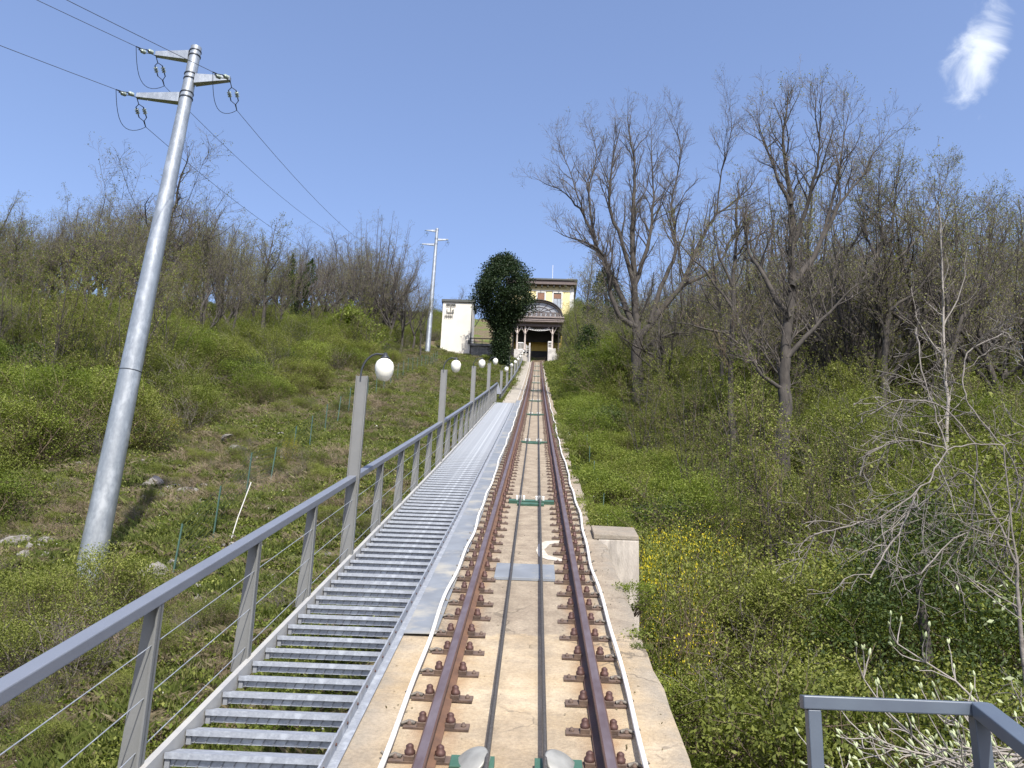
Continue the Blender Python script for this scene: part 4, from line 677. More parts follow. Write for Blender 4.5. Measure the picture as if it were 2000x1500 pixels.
# ivy clad tree
iv = place_tree('ivy_tree', 'tree with trunk wrapped in dark ivy beside the round grey crown', 'tree', None, (-17, 57, float(gz(-17, 57))-.2), protos['a'][0][:2], .5, (.7, .7, .82))
rs = np.random.RandomState(8); hh = rs.uniform(2.0, 8.5, 5200); aa = rs.uniform(0, 6.28, 5200); br = .5+.35*np.sin(hh*2.1)+.2*np.sin(hh*5); rr_ = br*rs.uniform(.2, 1, 5200)
link('ivy', leaves_mesh('ivy', [(np.stack([np.cos(aa)*rr_+.12*hh*np.sign(np.cos(aa*2)), np.sin(aa)*rr_, hh], 1), .13, 0, rs, .1, .8)], [M_ldark]), iv)

# shrubs: unit prototypes, stems and leaves in one mesh
def bush(seed, nst, h, R_, nleaf, size, lm, tm, spread=1.0, twigonly=False, asp=.55):
    rg = random.Random(seed); st = []; tips = []
    for i in range(nst):
        a = rg.uniform(0, 6.28); t = math.sqrt(rg.random()); c, s = math.cos(a), math.sin(a); b = (c*R_*.25*t, s*R_*.25*t, -.1)
        d = (c*t*spread*.8, s*t*spread*.8, 1); l = math.sqrt(d[0]**2+d[1]**2+1); d = tuple(q/l for q in d)
        ln = h*rg.uniform(.65, 1.1)*(1-.25*t); c_ = wander(b, d, ln, 5, rg, .16, .02)
        r0 = .012; st.append((c_, [r0*(1-.15*q) for q in range(6)], 3, 0)); 
        for j in range(1, 6):
            for _ in range(3 if not twigonly else 4):
                u = rg.random(); p = tuple(c_[j-1][k]+(c_[j][k]-c_[j-1][k])*u for k in range(3)); d2 = sidedir(c_[j-1], c_[j], rg, rg.uniform(.5, 1.1), .05)
                tw = wander(p, d2, h*.28*rg.uniform(.5, 1.2), 3, rg, .25, .02); st.append((tw, [.005, .004, .003, .002], 3, 0)); tips += tw[1:]
                if twigonly:
                    tw2 = wander(tw[2], sidedir(tw[1], tw[2], rg, .7, 0), h*.14, 2, rg, .25, 0); st.append((tw2, [.003, .0025, .002], 3, 0))
    rs = np.random.RandomState(seed); T_ = np.array(tips)
    nt_ = nleaf if twigonly else int(nleaf*.9); I = rs.randint(0, len(T_), nt_); P_ = T_[I]+rs.normal(0, .035, (nt_, 3))*min(h, 1.9)
    gs_ = []
    if not twigonly:
        m_ = int(nleaf*.50); nk = 26     # lobes of foliage round the stems
        ka = rs.uniform(0, 6.28, nk); kr = R_*.72*np.sqrt(rs.rand(nk)); kz = h*(.28+.52*np.sqrt(np.clip(1-(kr/R_)**2, 0, 1))*rs.uniform(.75, 1.15, nk)); kc = np.stack([np.cos(ka)*kr, np.sin(ka)*kr, kz], 1); ks = R_*rs.uniform(.2, .42, nk)
        J = rs.randint(0, nk, m_); d_ = rs.normal(size=(m_, 3)); d_[:, 2] = np.abs(d_[:, 2])*.9-.25; d_ /= np.linalg.norm(d_, axis=1, keepdims=True)
        Q_ = kc[J]+d_*ks[J][:, None]*rs.uniform(.75, 1.05, (m_, 1))*np.array([1, 1, .85]); Q_ = Q_[Q_[:, 2] > .02]
        gs_.append((Q_, size, 1, rs, .2, asp, (0, 0, h*.3)))
    P_ = P_[P_[:, 2] > .02]
    if nleaf: gs_.append((P_, size, 1, rs, .3, asp))
    return leaves_mesh('shrub', gs_, [tm, lm], st)
SH = {}
def hid(name, me): return bpy.data.objects.new(name, me)
B = [hid('shrub_leafy', bush(21, 24, 1.7, 1.1, 8200, .042, M_lolive, M_twigb)), hid('shrub_leafy', bush(22, 22, 1.5, 1.1, 8200, .040, M_lfresh, M_twigb)),
     hid('shrub_leafy', bush(23, 30, 1.9, 1.0, 8600, .041, M_lolive, M_twigb, .8)), hid('shrub_twiggy', bush(24, 26, 1.9, 1.0, 2200, .038, M_lolive, M_twig)),
     hid('shrub_dark', bush(25, 24, 1.4, 1.1, 5200, .058, M_ldark, M_twigb)), hid('brush', bush(26, 22, 1.0, 1.2, 260, .05, M_lolive, M_dry, 1.3, True)),
     hid('shrub_fresh', bush(27, 18, 1.2, 1.1, 6000, .046, M_lfresh, M_twigb, 1.1)),
     hid('shrub_tall', bush(28, 22, 3.4, 1.1, 15000, .042, M_lfresh, M_twigb, .55)), hid('shrub_tall', bush(29, 26, 3.8, 1.2, 14000, .042, M_lolive, M_twig, .6))]
def tuft(seed, n, h, R_, lm, wide=.012, flowers=0, lean=.5):
    rs = np.random.RandomState(seed); a = rs.uniform(0, 6.28, n); r = R_*np.sqrt(rs.rand(n)); b = np.stack([np.cos(a)*r, np.sin(a)*r, np.full(n, -.02)], 1)
    la = rs.uniform(0, 6.28, n); ln = h*rs.uniform(.4, 1.1, n); tl = lean*rs.rand(n); w = wide*rs.uniform(.6, 1.3, n)
    top = b+np.stack([np.cos(la)*tl*ln, np.sin(la)*tl*ln, ln], 1); mid = b+np.stack([np.cos(la)*tl*ln*.3, np.sin(la)*tl*ln*.3, ln*.6], 1)
    sx = np.stack([-np.sin(la), np.cos(la), np.zeros(n)], 1)*w[:, None]
    Q = np.stack([b-sx, b+sx, mid+sx*.7, top, mid-sx*.7], 1).reshape(-1, 3); Fs = [tuple(range(i*5, i*5+5)) for i in range(n)]; T_ = np.repeat(rs.beta(2, 2, n), 5)
    ms = [0]*n
    if flowers:
        P_ = np.stack([rs.uniform(-R_, R_, flowers), rs.uniform(-R_, R_, flowers), rs.uniform(h*.4, h*.9, flowers)], 1); q, t = leaf_arrays(P_, .03, rs, 2, 1.0); o_ = len(Q); Q = np.concatenate([Q, q]); T_ = np.concatenate([T_, t]); Fs += [tuple(range(o_+i*4, o_+i*4+4)) for i in range(flowers)]; ms += [1]*flowers
    me = bpy.data.meshes.new('tuft'); me.from_pydata(Q.tolist(), [], Fs); me.materials.append(lm); me.materials.append(M_lyel if flowers > 3 else M_flow); me.polygons.foreach_set('material_index', ms)
    at = me.attributes.new('tint', 'FLOAT', 'POINT'); at.data.foreach_set('value', T_.astype(np.float32)); return me
def weed(seed, n, R_, size, lm):
    rs = np.random.RandomState(seed); P_ = np.stack([rs.normal(0, R_*.5, n), rs.normal(0, R_*.5, n), np.abs(rs.normal(0, .09, n))], 1); return leaves_mesh('weed', [(P_, size, 0, rs, 1.2, .6)], [lm])
M_ldry = leafmat('dry grass blade', [(.10, .085, .045), (.19, .16, .095), (.30, .26, .17)], .2)
GR = [hid('tuft', tuft(31, 130, .17, .32, M_lgrass, .007, 0, .9)), hid('tuft', tuft(32, 120, .20, .30, M_lgrass, .008, 0, 1.1)), hid('tuft', tuft(33, 150, .12, .34, M_ldry, .0035, 0, 2.2)), hid('tuft', weed(34, 150, .30, .055, M_lfresh)), hid('tuft', tuft(35, 110, .18, .3, M_lgrass, .008, 2, 1.0)), hid('tuft', weed(36, 150, .30, .06, M_lolive))]
def scatter(name, protos_, pts, idx, scl, rz, label, zs=None):
    n = len(pts); me = bpy.data.meshes.new(name); me.from_pydata([tuple(map(float, p)) for p in pts], [], [])
    for nm, dt, val in (('pidx', 'INT', idx), ('psc', 'FLOAT', scl), ('prz', 'FLOAT', rz)):
        at = me.attributes.new(nm, dt, 'POINT'); at.data.foreach_set('value', np.asarray(val, np.int32 if dt == 'INT' else np.float32))
    o = link(name, me); gn = bpy.data.node_groups.new(name, 'GeometryNodeTree'); gn.interface.new_socket('Geometry', in_out='INPUT', socket_type='NodeSocketGeometry'); gn.interface.new_socket('Geometry', in_out='OUTPUT', socket_type='NodeSocketGeometry')
    n_ = gn.nodes; l = gn.links; gi_ = n_.new('NodeGroupInput'); go_ = n_.new('NodeGroupOutput')
    jg = n_.new('GeometryNodeJoinGeometry')
    def attr(nm, dt): 
        a = n_.new('GeometryNodeInputNamedAttribute'); a.data_type = dt; a.inputs[0].default_value = nm; return a.outputs[0]
    ai = attr('pidx', 'INT'); as_ = attr('psc', 'FLOAT'); ar = attr('prz', 'FLOAT')
    cx = n_.new('ShaderNodeCombineXYZ'); l.new(ar, cx.inputs[2])
    for i, p in enumerate(protos_):
        oi = n_.new('GeometryNodeObjectInfo'); oi.inputs[0].default_value = p; oi.inputs['As Instance'].default_value = True
        cmp_ = n_.new('FunctionNodeCompare'); cmp_.data_type = 'INT'; cmp_.operation = 'EQUAL'; l.new(ai, [s for s in cmp_.inputs if s.type == 'INT'][0]); [s for s in cmp_.inputs if s.type == 'INT'][1].default_value = i
        ip = n_.new('GeometryNodeInstanceOnPoints'); l.new(gi_.outputs[0], ip.inputs['Points']); l.new(cmp_.outputs[0], ip.inputs['Selection']); l.new(oi.outputs['Geometry'], ip.inputs['Instance']); l.new(cx.outputs[0], ip.inputs['Rotation']); l.new(as_, ip.inputs['Scale'])
        l.new(ip.outputs[0], jg.inputs[0])
    l.new(jg.outputs[0], go_.inputs[0]); md = o.modifiers.new('scatter', 'NODES'); md.node_group = gn
    tag(o, label, None, None, 'stuff'); return o
rs = np.random.RandomState(77)
def patch(x, y, f, ph): return np.sin(x*f+ph)*np.sin(y*f*1.1+ph*2)+.5*np.sin(x*f*2.3+ph*3)*np.cos(y*f*1.9)
# ravine undergrowth
n = 6200; u = rs.rand(n)**1.3; x = 1.9+u*62; y = rs.uniform(-1, 135, n)
near = np.clip((x-1.9)/3.0, 0, 1)
keep = ~((x < 2.9) & (y < 13)) & ~((x < 4.2) & (y < 4.8)) & (x < 3+y*.75+6) & ~((x < 3.0) & (y > 97)) & ~((x>3.2)&(x<9)&(y<8))
x, y, near = x[keep], y[keep], near[keep]; n = len(x); z = gz(x, y)-.1
pp = patch(x, y, .35, 1.3)+rs.normal(0, .5, n)
idx = np.where(pp > .75, 1, np.where(pp > 0, 0, np.where(pp > -.5, 2, np.where(pp > -.95, 3, 4)))); idx = np.where(rs.rand(n) < .10, 6, idx); idx = np.where((x < 2.9) & (y > 14), np.where(rs.rand(n) < .5, 1, 6), idx)
tall = (rs.rand(n) < .34) & (x > 3.4+.0*y) & (y > 15); idx = np.where(tall, np.where(rs.rand(n) < .4, 7, 8), idx)
sc = rs.uniform(.75, 1.45, n)*np.where(tall, .8, 1)*(.62+.55*near); sc = np.where((y > 50) & (x < 5), sc*np.clip((x-1.2)/3.4, .3, 1), sc)*rs.choice([1, 1, 1, 1.3, .75], n)
fr_ = ((x > 4) & (x < 10.5) & (y > 17) & (y < 32)) | ((x > 2.6) & (x < 6.5) & (y > 29) & (y < 44)); sc = np.where(fr_ & (idx < 7), np.minimum(sc*.9, rs.uniform(.6, 1.2, n)), sc); keep2 = ~(fr_ & (idx > 6)); x, y, z, idx, sc = x[keep2], y[keep2], z[keep2], idx[keep2], sc[keep2]; n = len(x)
scatter('undergrowth', B, np.stack([x, y, z], 1), idx, sc, rs.uniform(0, 6.28, n), 'dense green undergrowth filling the wooded ravine')
# slope thickets on the pole side
n = 4200; x = -(9.0+rs.rand(n)**1.2*62); y = rs.uniform(8, 128, n)
edge = np.interp(y, [8, 15, 20, 24, 30, 40, 56, 65, 78, 90, 112], [-13, -11.5, -11.0, -10.8, -10.4, -10.0, -9.7, -10.8, -13, -12, -12])+rs.normal(0, .45, n)
keep = (x < edge) & (-x < 14+y*.9) & ~((x > -13) & (y > 80) & (y < 92))
x, y = x[keep], y[keep]; n = len(x); z = gz(x, y)-.1; pp = patch(x, y, .3, .4)+rs.normal(0, .5, n)
idx = np.where(pp > .5, 1, np.where(pp > -.1, 0, np.where(pp > -.5, 2, np.where(pp > -.85, 3, 4))))
idx = np.where((y < 17) & (rs.rand(n) < .75), np.where(rs.rand(n) < .5, 5, 3), idx)
idx = np.where((y > 58) & (x > -22), np.where(rs.rand(n) < .6, 3, idx), idx)
deep = (x < -16-rs.rand(n)*4) & (y > 40+rs.rand(n)*6)
idx = np.where(deep, rs.choice([3, 3, 2, 0], n), idx)
tall = (rs.rand(n) < .22) & (x < -11.5) & (y > 17); idx = np.where(tall, np.where(rs.rand(n) < .5, 7, 8), idx)
sc = rs.uniform(.75, 1.35, n)*np.clip((-x-6)/6, .55, 1.0)*np.where(tall, .7, 1)*np.where(deep, .7, 1)
scatter('thicket', B, np.stack([x, y, z], 1), idx, sc, rs.uniform(0, 6.28, n), 'thicket of olive green bushes on the slope under the bare wood')
# low brush and brambles on the open slope
n = 3200; x = rs.uniform(-12, -2.6, n); y = 4+58*rs.rand(n)**1.2; pp = patch(x, y, .55, 2.2)+rs.normal(0, .35, n)
keep = (pp > .45) | ((x < -5.8) & (pp > .1)) | ((x < -5.2) & (y < 15) & (pp > -.4)) | ((x < -7) & (y > 15) & (y < 26) & (pp > 0)); keep &= ~((x > -4.2) & (y > 30)) & ~((x > -3.4) & (y < 14)) ; x, y = x[keep], y[keep]; m_ = 34; x = np.concatenate([x, rs.uniform(-8.6, -4.9, m_)]); y = np.concatenate([y, rs.uniform(9.6, 12.9, m_)]); n = len(x)
idx = rs.choice([5, 5, 5, 3, 0], n); sc = np.where(idx == 5, rs.uniform(.22, .55, n), rs.uniform(.16, .34, n)); sc[-m_:] = rs.uniform(.42, .7, m_); idx[-m_:] = rs.choice([5, 3, 0, 5, 2], m_)
scatter('brush', B, np.stack([x, y, gz(x, y)-.06], 1), idx, sc, rs.uniform(0, 6.28, n), 'low dry brush and brambles on the open slope')
# grass
n = 34000; y = 2+102*rs.rand(n)**1.5; x = -2.15-rs.rand(n)*np.interp(y, [0, 10, 30, 60, 104], [9, 10.5, 9, 8.5, 9.5])
m2 = rs.rand(n) < .10; x = np.where(m2, rs.uniform(1.15, 2.6, n), x); y = np.where(m2 & (y < 38), 38+rs.rand(n)*64, y)
m3 = (y > 42) & (rs.rand(n) < .05); x = np.where(m3, rs.uniform(-1.95, -1.62, n), x)
keep = ~((x < -4.5) & (y > 84.5) & (y < 92)); x, y = x[keep], y[keep]; n = len(x)
pp = patch(x, y, .55, 2.2)+rs.normal(0, .4, n)
idx = np.where((pp > np.interp(x, [-8, -3], [-.35, .5])) & (rs.rand(n) < .62), 2, rs.choice([0, 1, 3, 4, 0, 5, 5, 2], n)); sc = rs.uniform(.5, 1.15, n)*np.interp(y, [0, 12, 60, 104], [.75, .9, 1.25, 1.5])
scatter('grass', GR, np.stack([x, y, gz(x, y)-.01], 1), idx, sc, rs.uniform(0, 6.28, n), 'rough spring grass and weeds on the open slope beside the stair')
n = 9000; x = 1.2+rs.rand(n)**1.3*24; y = rs.uniform(2, 100, n); idx = rs.choice([0, 1, 3, 5, 5], n)
scatter('ground_cover', GR, np.stack([x, y, gz(x, y)-.01], 1), idx, rs.uniform(1.0, 2.2, n), rs.uniform(0, 6.28, n), 'leafy ground cover on the ravine side')

# weeds rooted in the slab edge and leaf litter on the concrete
ew = np.array([(.90+rs.normal(0, .03) if q > 11.5 else .95, q) for q in np.concatenate([rs.uniform(11.9, 34, 60), rs.uniform(5, 8, 3)])]); n = len(ew)
scatter('edge_weeds', GR, np.stack([ew[:, 0], ew[:, 1], zt(ew[:, 1])-.16], 1), rs.choice([3, 5, 4], n), rs.uniform(.35, .8, n)*np.interp(ew[:, 1], [5, 12, 30], [.4, .7, 1.2]), rs.uniform(0, 6.28, n), 'weeds rooted along the edge of the concrete slab')
n = 900; q = 3+40*rs.rand(n)**1.6; xx = np.where(rs.rand(n) < .5, np.sign(rs.rand(n)-.5)*rs.uniform(.56, .93, n), rs.uniform(-.93, .93, n)); P_ = np.stack([xx, q, zt(q)-.146], 1); me = leaves_mesh('litter', [(P_, .022, 0, rs, 6, .6)], [M_ldry]); o = link('litter', me); tag(o, 'dry leaf litter and chips scattered on the slab', None, None, 'stuff')
# single shrubs one can point at
def shrub(name, lab, x, y, me, sc, dz=0):
    o = link(name, me, None, (x, y, float(gz(x, y))-.08+dz), (0, 0, rnd.uniform(0, 6)), (sc, sc, sc) if not isinstance(sc, tuple) else sc); return tag(o, lab, 'shrub')
ym = bush(41, 26, 1.6, 1.0, 4200, .055, M_lyel, M_twigb, .9)
def yellow_mix(seed):
    me = bush(seed, 26, 1.6, 1.0, 9500, .030, M_lolive, M_twigb, .9); me.materials.append(M_lyel); r_ = random.Random(seed)
    co = [v.co.copy() for v in me.vertices]
    for p in me.polygons:
        if p.material_index == 1:
            c = co[p.vertices[0]]
            if r_.random() < max(0, min(.42, .14+.5*math.sin(c.x*5+c.z*4)*math.cos(c.y*5))): p.material_index = 2
    return me
shrub('flowering_shrub', 'bushy shrub covered in yellow flowers right behind the concrete buttress', 2.15, 15.4, yellow_mix(42), (1.1, 1.1, 2.15))
shrub('flowering_shrub', 'second yellow flowered shrub further out over the ravine from the buttress', 3.3, 18.0, yellow_mix(43), (1.2, 1.2, 1.85))
shrub('flowering_shrub', 'small yellow flowered bush high up close to the rail near the station', 1.95, 49, yellow_mix(44), (.8, .8, 1.0))
shrub('flowering_shrub', 'yellow specked bush low in the ravine next to the slab edge', 2.9, 8.6, yellow_mix(45), 1.25)
shrub('flowering_shrub', 'bright yellow broom tuft beside the green wire fence', -6.35, 22.3, yellow_mix(46), (.28, .28, .6))
shrub('flowering_shrub', 'yellow flowered bush half hidden in the thicket beyond the tall pole', -10.9, 24.5, yellow_mix(47), (.8, .8, .7))
shrub('green_shrub', 'bright fresh green bush at the upper end of the thicket', -13.1, 57, bush(48, 34, 1.8, 1.1, 9000, .09, M_lfresh, M_twigb), (1.9, 1.9, 2.1))
shrub('green_shrub', 'vivid green bush growing in front of the terrace wall', -4.6, 82, bush(49, 24, 1.2, 1.1, 4200, .08, M_lfresh, M_twigb), (1.1, 1.1, .75))
shrub('green_shrub', 'leafy bush hiding the foot of the tall galvanised pole', -7.0, 13.7, bush(50, 44, 1.2, 1.2, 6500, .042, M_lolive, M_twig, 1.1), (1.25, 1.0, .85))
shrub('ivy_clump', 'light green ivy hanging over the slab edge below the buttress', 1.05, 8.9, bush(51, 16, .7, .5, 1500, .05, M_lfresh, M_twigb, 1.2), (.26, 1.1, .45), 4.33+float(zt(8.9))-4.6-float(gz(1.05, 8.9)))
for i, (xx, yy, ss, ll) in enumerate(((4.2, 76, (1.5, 1.5, 1.9), 'tall light green bush leaning against the station wall'), (5.0, 88, (1.9, 1.9, 2.7), 'big olive bush hiding the station corner post'), (2.7, 60, (1.1, 1.1, 1.1), 'rounded fresh bush at the rail side below the station'), (4.0, 66, (1.5, 1.5, 1.9), 'tall pale green bush between the small conifer and the track'), (4.6, 71, (1.4, 1.4, 2.1), 'tallest light bush above the small conifer'))):
    shrub('green_shrub', ll, xx, yy, bush(60+i, 34, 1.8, 1.1, 13000, .06, M_lfresh if i != 1 else M_lolive, M_twigb), ss)
def conifer(name, lab, cat, x, y, z, R_, H_, n, size, seed, prof, trunk_h, mt):
    rs = np.random.RandomState(seed); r = empty(name, (x, y, z), lab, cat)
    mb = MB(M_bark); mb.tube([(0, 0, -.3), (.05, 0, trunk_h), (0, 0, H_*.8)], [.28*R_/3, .22*R_/3, .05], 8); mb.build('trunk', r)
    # sprays of foliage on lumpy shell layers
    nc = 900; cz = rs.rand(nc); ca = rs.uniform(0, 6.28, nc); rr = np.interp(cz, *prof)*R_; lump = 1+.13*np.sin(ca*5+cz*9)+.11*np.sin(ca*9-cz*14)+rs.normal(0, .05, nc); k = rs.uniform(.3, 1, nc)**.6
    C_ = np.stack([np.cos(ca)*rr*lump*k, np.sin(ca)*rr*lump*k, cz*H_], 1); I = rs.randint(0, nc, n); P_ = C_[I]+rs.normal(0, 1, (n, 3))*np.array([.32, .32, .26])*R_/3
    link('crown', leaves_mesh('crown', [(P_, size, 0, rs, .1, .45)], [mt]), r); return r
conifer('yew_tree', 'big rounded dark evergreen beside the station roof', 'tree', -3.55, 81, float(gz(-3.4, 81))-.2, 2.95, 11.9, 80000, .20, 5, ([0, .12, .34, .44, .54, .66, .8, .92, 1], [.06, .10, .14, .45, .86, .97, .88, .60, .12]), 2, M_lyew)
conifer('juniper_bush', 'small dark green conifer standing under the great oak', 'tree', 3.6, 58, float(gz(3.6, 58)), 1.5, 5.0, 11000, .12, 6, ([0, .2, .5, .8, 1], [.8, 1, .8, .5, .1]), 1, M_ldark)
conifer('yew_tree', 'dark evergreen crown half hidden behind the great oak limbs', 'tree', 6.6, 80, float(gz(6.6, 80)), 2.2, 11.5, 16000, .2, 7, ([0, .3, .6, .9, 1], [.5, .9, 1, .5, .1]), 2, M_lyew)
conifer('holly_bush', 'dark evergreen bush in the ravine behind the pale bare shrub', 'shrub', 6.3, 14.5, float(gz(6.3, 14.5)), 1.7, 4.4, 20000, .075, 8, ([0, .3, .6, .9, 1], [.7, 1, .9, .5, .1]), 1, M_ldark)

# budding shrub just behind the guard rail
bs = empty('budding_shrub', (2.55, 5.5, -1.75), 'grey branches with pale green buds seen through the guard rail', 'shrub')
rg = random.Random(71); limbs = []; twigs = []; tips = []
for i in range(46):
    zb = rg.uniform(.6, 1.62); yb = rg.uniform(-.5, .8); st = (rg.uniform(.5, 1.1), yb, zb*.8)
    c = wander(st, (-1, rg.uniform(-.2, .2), rg.uniform(-.2, .1)), rg.uniform(.7, 1.3), 6, rg, .2, 0); limbs.append((c, [.012, .011, .010, .008, .007, .005, .004], 5, 0))
    for j in range(1, 7):
        for _ in range(3):
            d2 = sidedir(c[j-1], c[j], rg, rg.uniform(.5, 1.1), .25); tw = wander(c[j], d2, rg.uniform(.10, .28), 3, rg, .2, .06); twigs.append((tw, [.005, .004, .0035, .003], 4, 0)); tips += [(tw[2], tw[3]), (tw[1], tw[3])]
link('branch', chains_mesh('branch', limbs+twigs, [M_barkl]), bs)
mb = MB(M_lbud)
for a, b in tips:
    d = (Vector(b)-Vector(a)); d = d.normalized() if d.length > 0 else Vector((0, 0, 1)); d = (d+Vector((rg.gauss(0, .3), rg.gauss(0, .3), .8))).normalized(); s = rg.uniform(.7, 1.25)
    mb.lathe([(.001, 0), (.0075*s, .010*s), (.0085*s, .020*s), (.005*s, .034*s), (.0005, .042*s)], b, 5, 0, d)
me = mb.mesh('bud'); at = me.attributes.new('tint', 'FLOAT', 'POINT'); at.data.foreach_set('value', np.random.RandomState(2).rand(len(me.vertices)).astype(np.float32)*.6+.3); o = link('bud', me, bs); o['kind'] = 'stuff'
b2 = empty('budding_shrub', (4.35, 6.9, -.55), 'twigs with clusters of pale unfolding leaves above the guard rail corner', 'shrub')
limbs = []; P_ = []
for i in range(14):
    c = wander((rg.uniform(-.1, .5), rg.uniform(-.5, .5), rg.uniform(-.8, .5)), (-.7, rg.uniform(-.4, .4), rg.uniform(.1, .8)), rg.uniform(.8, 1.4), 5, rg, .2, .02); limbs.append((c, [.010, .008, .006, .005, .004, .003], 4, 0)); P_ += c[2:]
link('branch', chains_mesh('branch', limbs, [M_barkl]), b2); rs = np.random.RandomState(3); P_ = np.repeat(np.array(P_), 14, 0); P_ = P_+rs.normal(0, .06, P_.shape); link('leaves', leaves_mesh('leaves', [(P_, .05, 0, rs, .3, .5)], [M_lbud]), b2)

# ---------------------------------------------------------------- rocks
def rockmesh(seed):
    import bmesh
    bm = bmesh.new(); bmesh.ops.create_icosphere(bm, subdivisions=3, radius=1); r = random.Random(seed); pl = [(Vector((r.gauss(0, 1), r.gauss(0, 1), r.gauss(0, 1))).normalized(), r.uniform(.45, .8)) for _ in range(18)]
    for v in bm.verts:
        for n_, d in pl:
            q = v.co.dot(n_)
            if q > d: v.co -= n_*(q-d)
        v.co *= 1+.05*math.sin(v.co.x*9+seed)*math.cos(v.co.y*8)
    me = bpy.data.meshes.new('rock'); bm.to_mesh(me); bm.free(); me.materials.append(M_rock); return me
rm = [rockmesh(i) for i in range(5)]
M_rockw = mat('white limestone', (.62, .60, .56), (.46, .44, .40), 4, .9, bump=.6, bscale=12, c=(.2, .2, .16), cscale=3, cth=(.6, .7))
rw = rockmesh(12); rw.materials.clear(); rw.materials.append(M_rockw)
ROCKS = [[-8.27,23.63,0.7],[-7.48,22.45,0.5],[-8.86,24.58,0.6],[-7.31,22.74,0.35],[-8.53,20.18,0.5],[-9.01,20.42,0.6],[-8.01,19.96,0.5],[-7.77,20.4,0.4],[-7.26,19.73,0.3],[-8.31,19.33,0.35],[-7.81,19.11,0.3],[-5.21,35.56,0.28],[-5.19,37.31,0.22],[-5.17,34.36,0.3],[-5.32,28.5,0.3],[-5.52,28.85,0.25],[-5.21,28.85,0.2],[-5.05,26.92,0.2],[-5.96,22.58,0.25],[-6.03,21.89,0.2],[-5.89,22.92,0.12],[-6.61,15.27,0.45],[-6.21,14.99,0.6],[-6.22,15.49,0.4],[-6.43,14.64,0.5],[-6.09,14.38,0.45],[-5.91,15.11,0.35],[-9.68,16.39,0.5],[-9.02,15.82,0.45],[-8.31,15.27,0.4],[-10.2,16.95,0.4],[-9.18,16.37,0.35],[-8.83,15.31,0.3],[-3.89,10.28,0.07],[-5.18,11.23,0.1],[-4.08,14.66,0.15],[-4.37,15.01,0.2],[-3.57,15.64,0.15],[-3.53,16.22,0.18],[-19.13,37.94,0.3],[-5.88,18.5,0.2],[-5.14,18.29,0.15],[-4.14,14.07,0.13],[-4.72,10.12,0.07],[-3.96,33.57,0.15],[-3.7,35.87,0.18],[-4.16,38.85,0.12]]
_rr = random.Random(5); _ex = []
for x, y, s in ROCKS:
    if s >= .3:
        for _ in range(9): _ex.append((x+_rr.gauss(0, s*1.5), y+_rr.gauss(0, s*1.8), s*_rr.uniform(.12, .55)))
for i, (x, y, s) in enumerate(ROCKS):
    white = (y > 26 or s < .14) and i < len(ROCKS); s = s*(1.25 if not white else 1)
    o = link('rock', rw if white else rm[i % 5], None, (x, y, float(gz(x, y))+s*.05), (rnd.uniform(-.4, .4), rnd.uniform(-.4, .4), rnd.uniform(0, 6)), (s*rnd.uniform(.4, .65), s*rnd.uniform(.35, .6), s*rnd.uniform(.25, .45)))
    if white: tag(o, ('whitish limestone in the grass ' if s > .2 else 'tiny whitish stone in the grass ')+('far up the slope under the cabin' if y > 45 else 'between fence and handrail, midway up' if y > 30 else 'close to the metal stair'), 'rock', 'white stones on the slope')
    else: tag(o, ('big' if s > .62 else 'mid sized' if s > .4 else 'small')+' rough grey rock '+('at the foot of the thicket above the tall pole' if y > 21.5 and x < -7 else 'in the bare patch beyond the tall pole' if y > 17.5 and x < -6.5 else 'in the brambles outside the tall pole' if x < -8 else 'in the gully between tall pole and handrail' if y < 17.5 else 'beside the green fence'), 'rock', 'grey rocks on the slope')
mb = MB(M_rock)
for x, y, s in _ex:
    src = rm[int(x*7) % 5]; c_, s_ = math.cos(x*9), math.sin(x*9); k = s*.62; z = float(gz(x, y))
    mb.add([(x+(v.co.x*c_-v.co.y*s_)*k, y+(v.co.x*s_+v.co.y*c_)*k, z+v.co.z*k*.7+k*.3) for v in src.vertices], [tuple(p.vertices) for p in src.polygons])
o = mb.build('rubble'); tag(o, 'broken grey rubble around the rock outcrops on the slope', None, None, 'stuff')

# ---------------------------------------------------------------- green wire fence
M_fg = mat('green wire', (.045, .10, .075), (.035, .08, .06), 6, .6)
def wire_fence(x_of, y0, nb, lab, h=1.0, bay=2.0):
    r = empty('wire_fence', (x_of(y0), y0, float(gz(x_of(y0), y0))), lab, 'fence'); iv = -r.location
    mb = MB(M_fg); mb.box(-.013, .013, -.013, .013, -.2, h+.03); pme = mb.mesh('fence_post')
    for i in range(nb+1):
        y = y0+i*bay; x = x_of(y); z = float(gz(x, y)); link('fence_post', pme, r, loc=Vector((x, y, z))+iv, rot=(rnd.uniform(-.06, .06), rnd.uniform(-.05, .05), 0))
        if i == nb: break
        y2 = y+bay; x2 = x_of(y2); z2 = float(gz(x2, y2)); mb = MB(M_fg)
        def q(t, hh): return Vector((x+(x2-x)*t, y+(y2-y)*t, z+(z2-z)*t+hh))
        def w(a, b, e=.0026):
            mb.add([(a.x, a.y-e, a.z-e), (b.x, b.y-e, b.z-e), (b.x, b.y+e, b.z+e), (a.x, a.y+e, a.z+e), (a.x, a.y+e, a.z-e), (b.x, b.y+e, b.z-e), (b.x, b.y-e, b.z+e), (a.x, a.y-e, a.z+e)], [(0, 1, 2, 3), (4, 5, 6, 7)])
        for k in range(11): w(q(0, .05+h*k/10.5), q(1, .05+h*k/10.5))
        for k in range(20): w(q(k/20, .05), q(k/20, h))
        o = mb.build('wire_mesh', r, loc=iv)
    return r
wire_fence(lambda y: np.interp(y, [12, 20, 33, 56, 80], [-5.7, -6.25, -6.9, -7.4, -8.5]), 14.6, 25, 'green wire mesh fence on thin posts crossing the grassy slope')
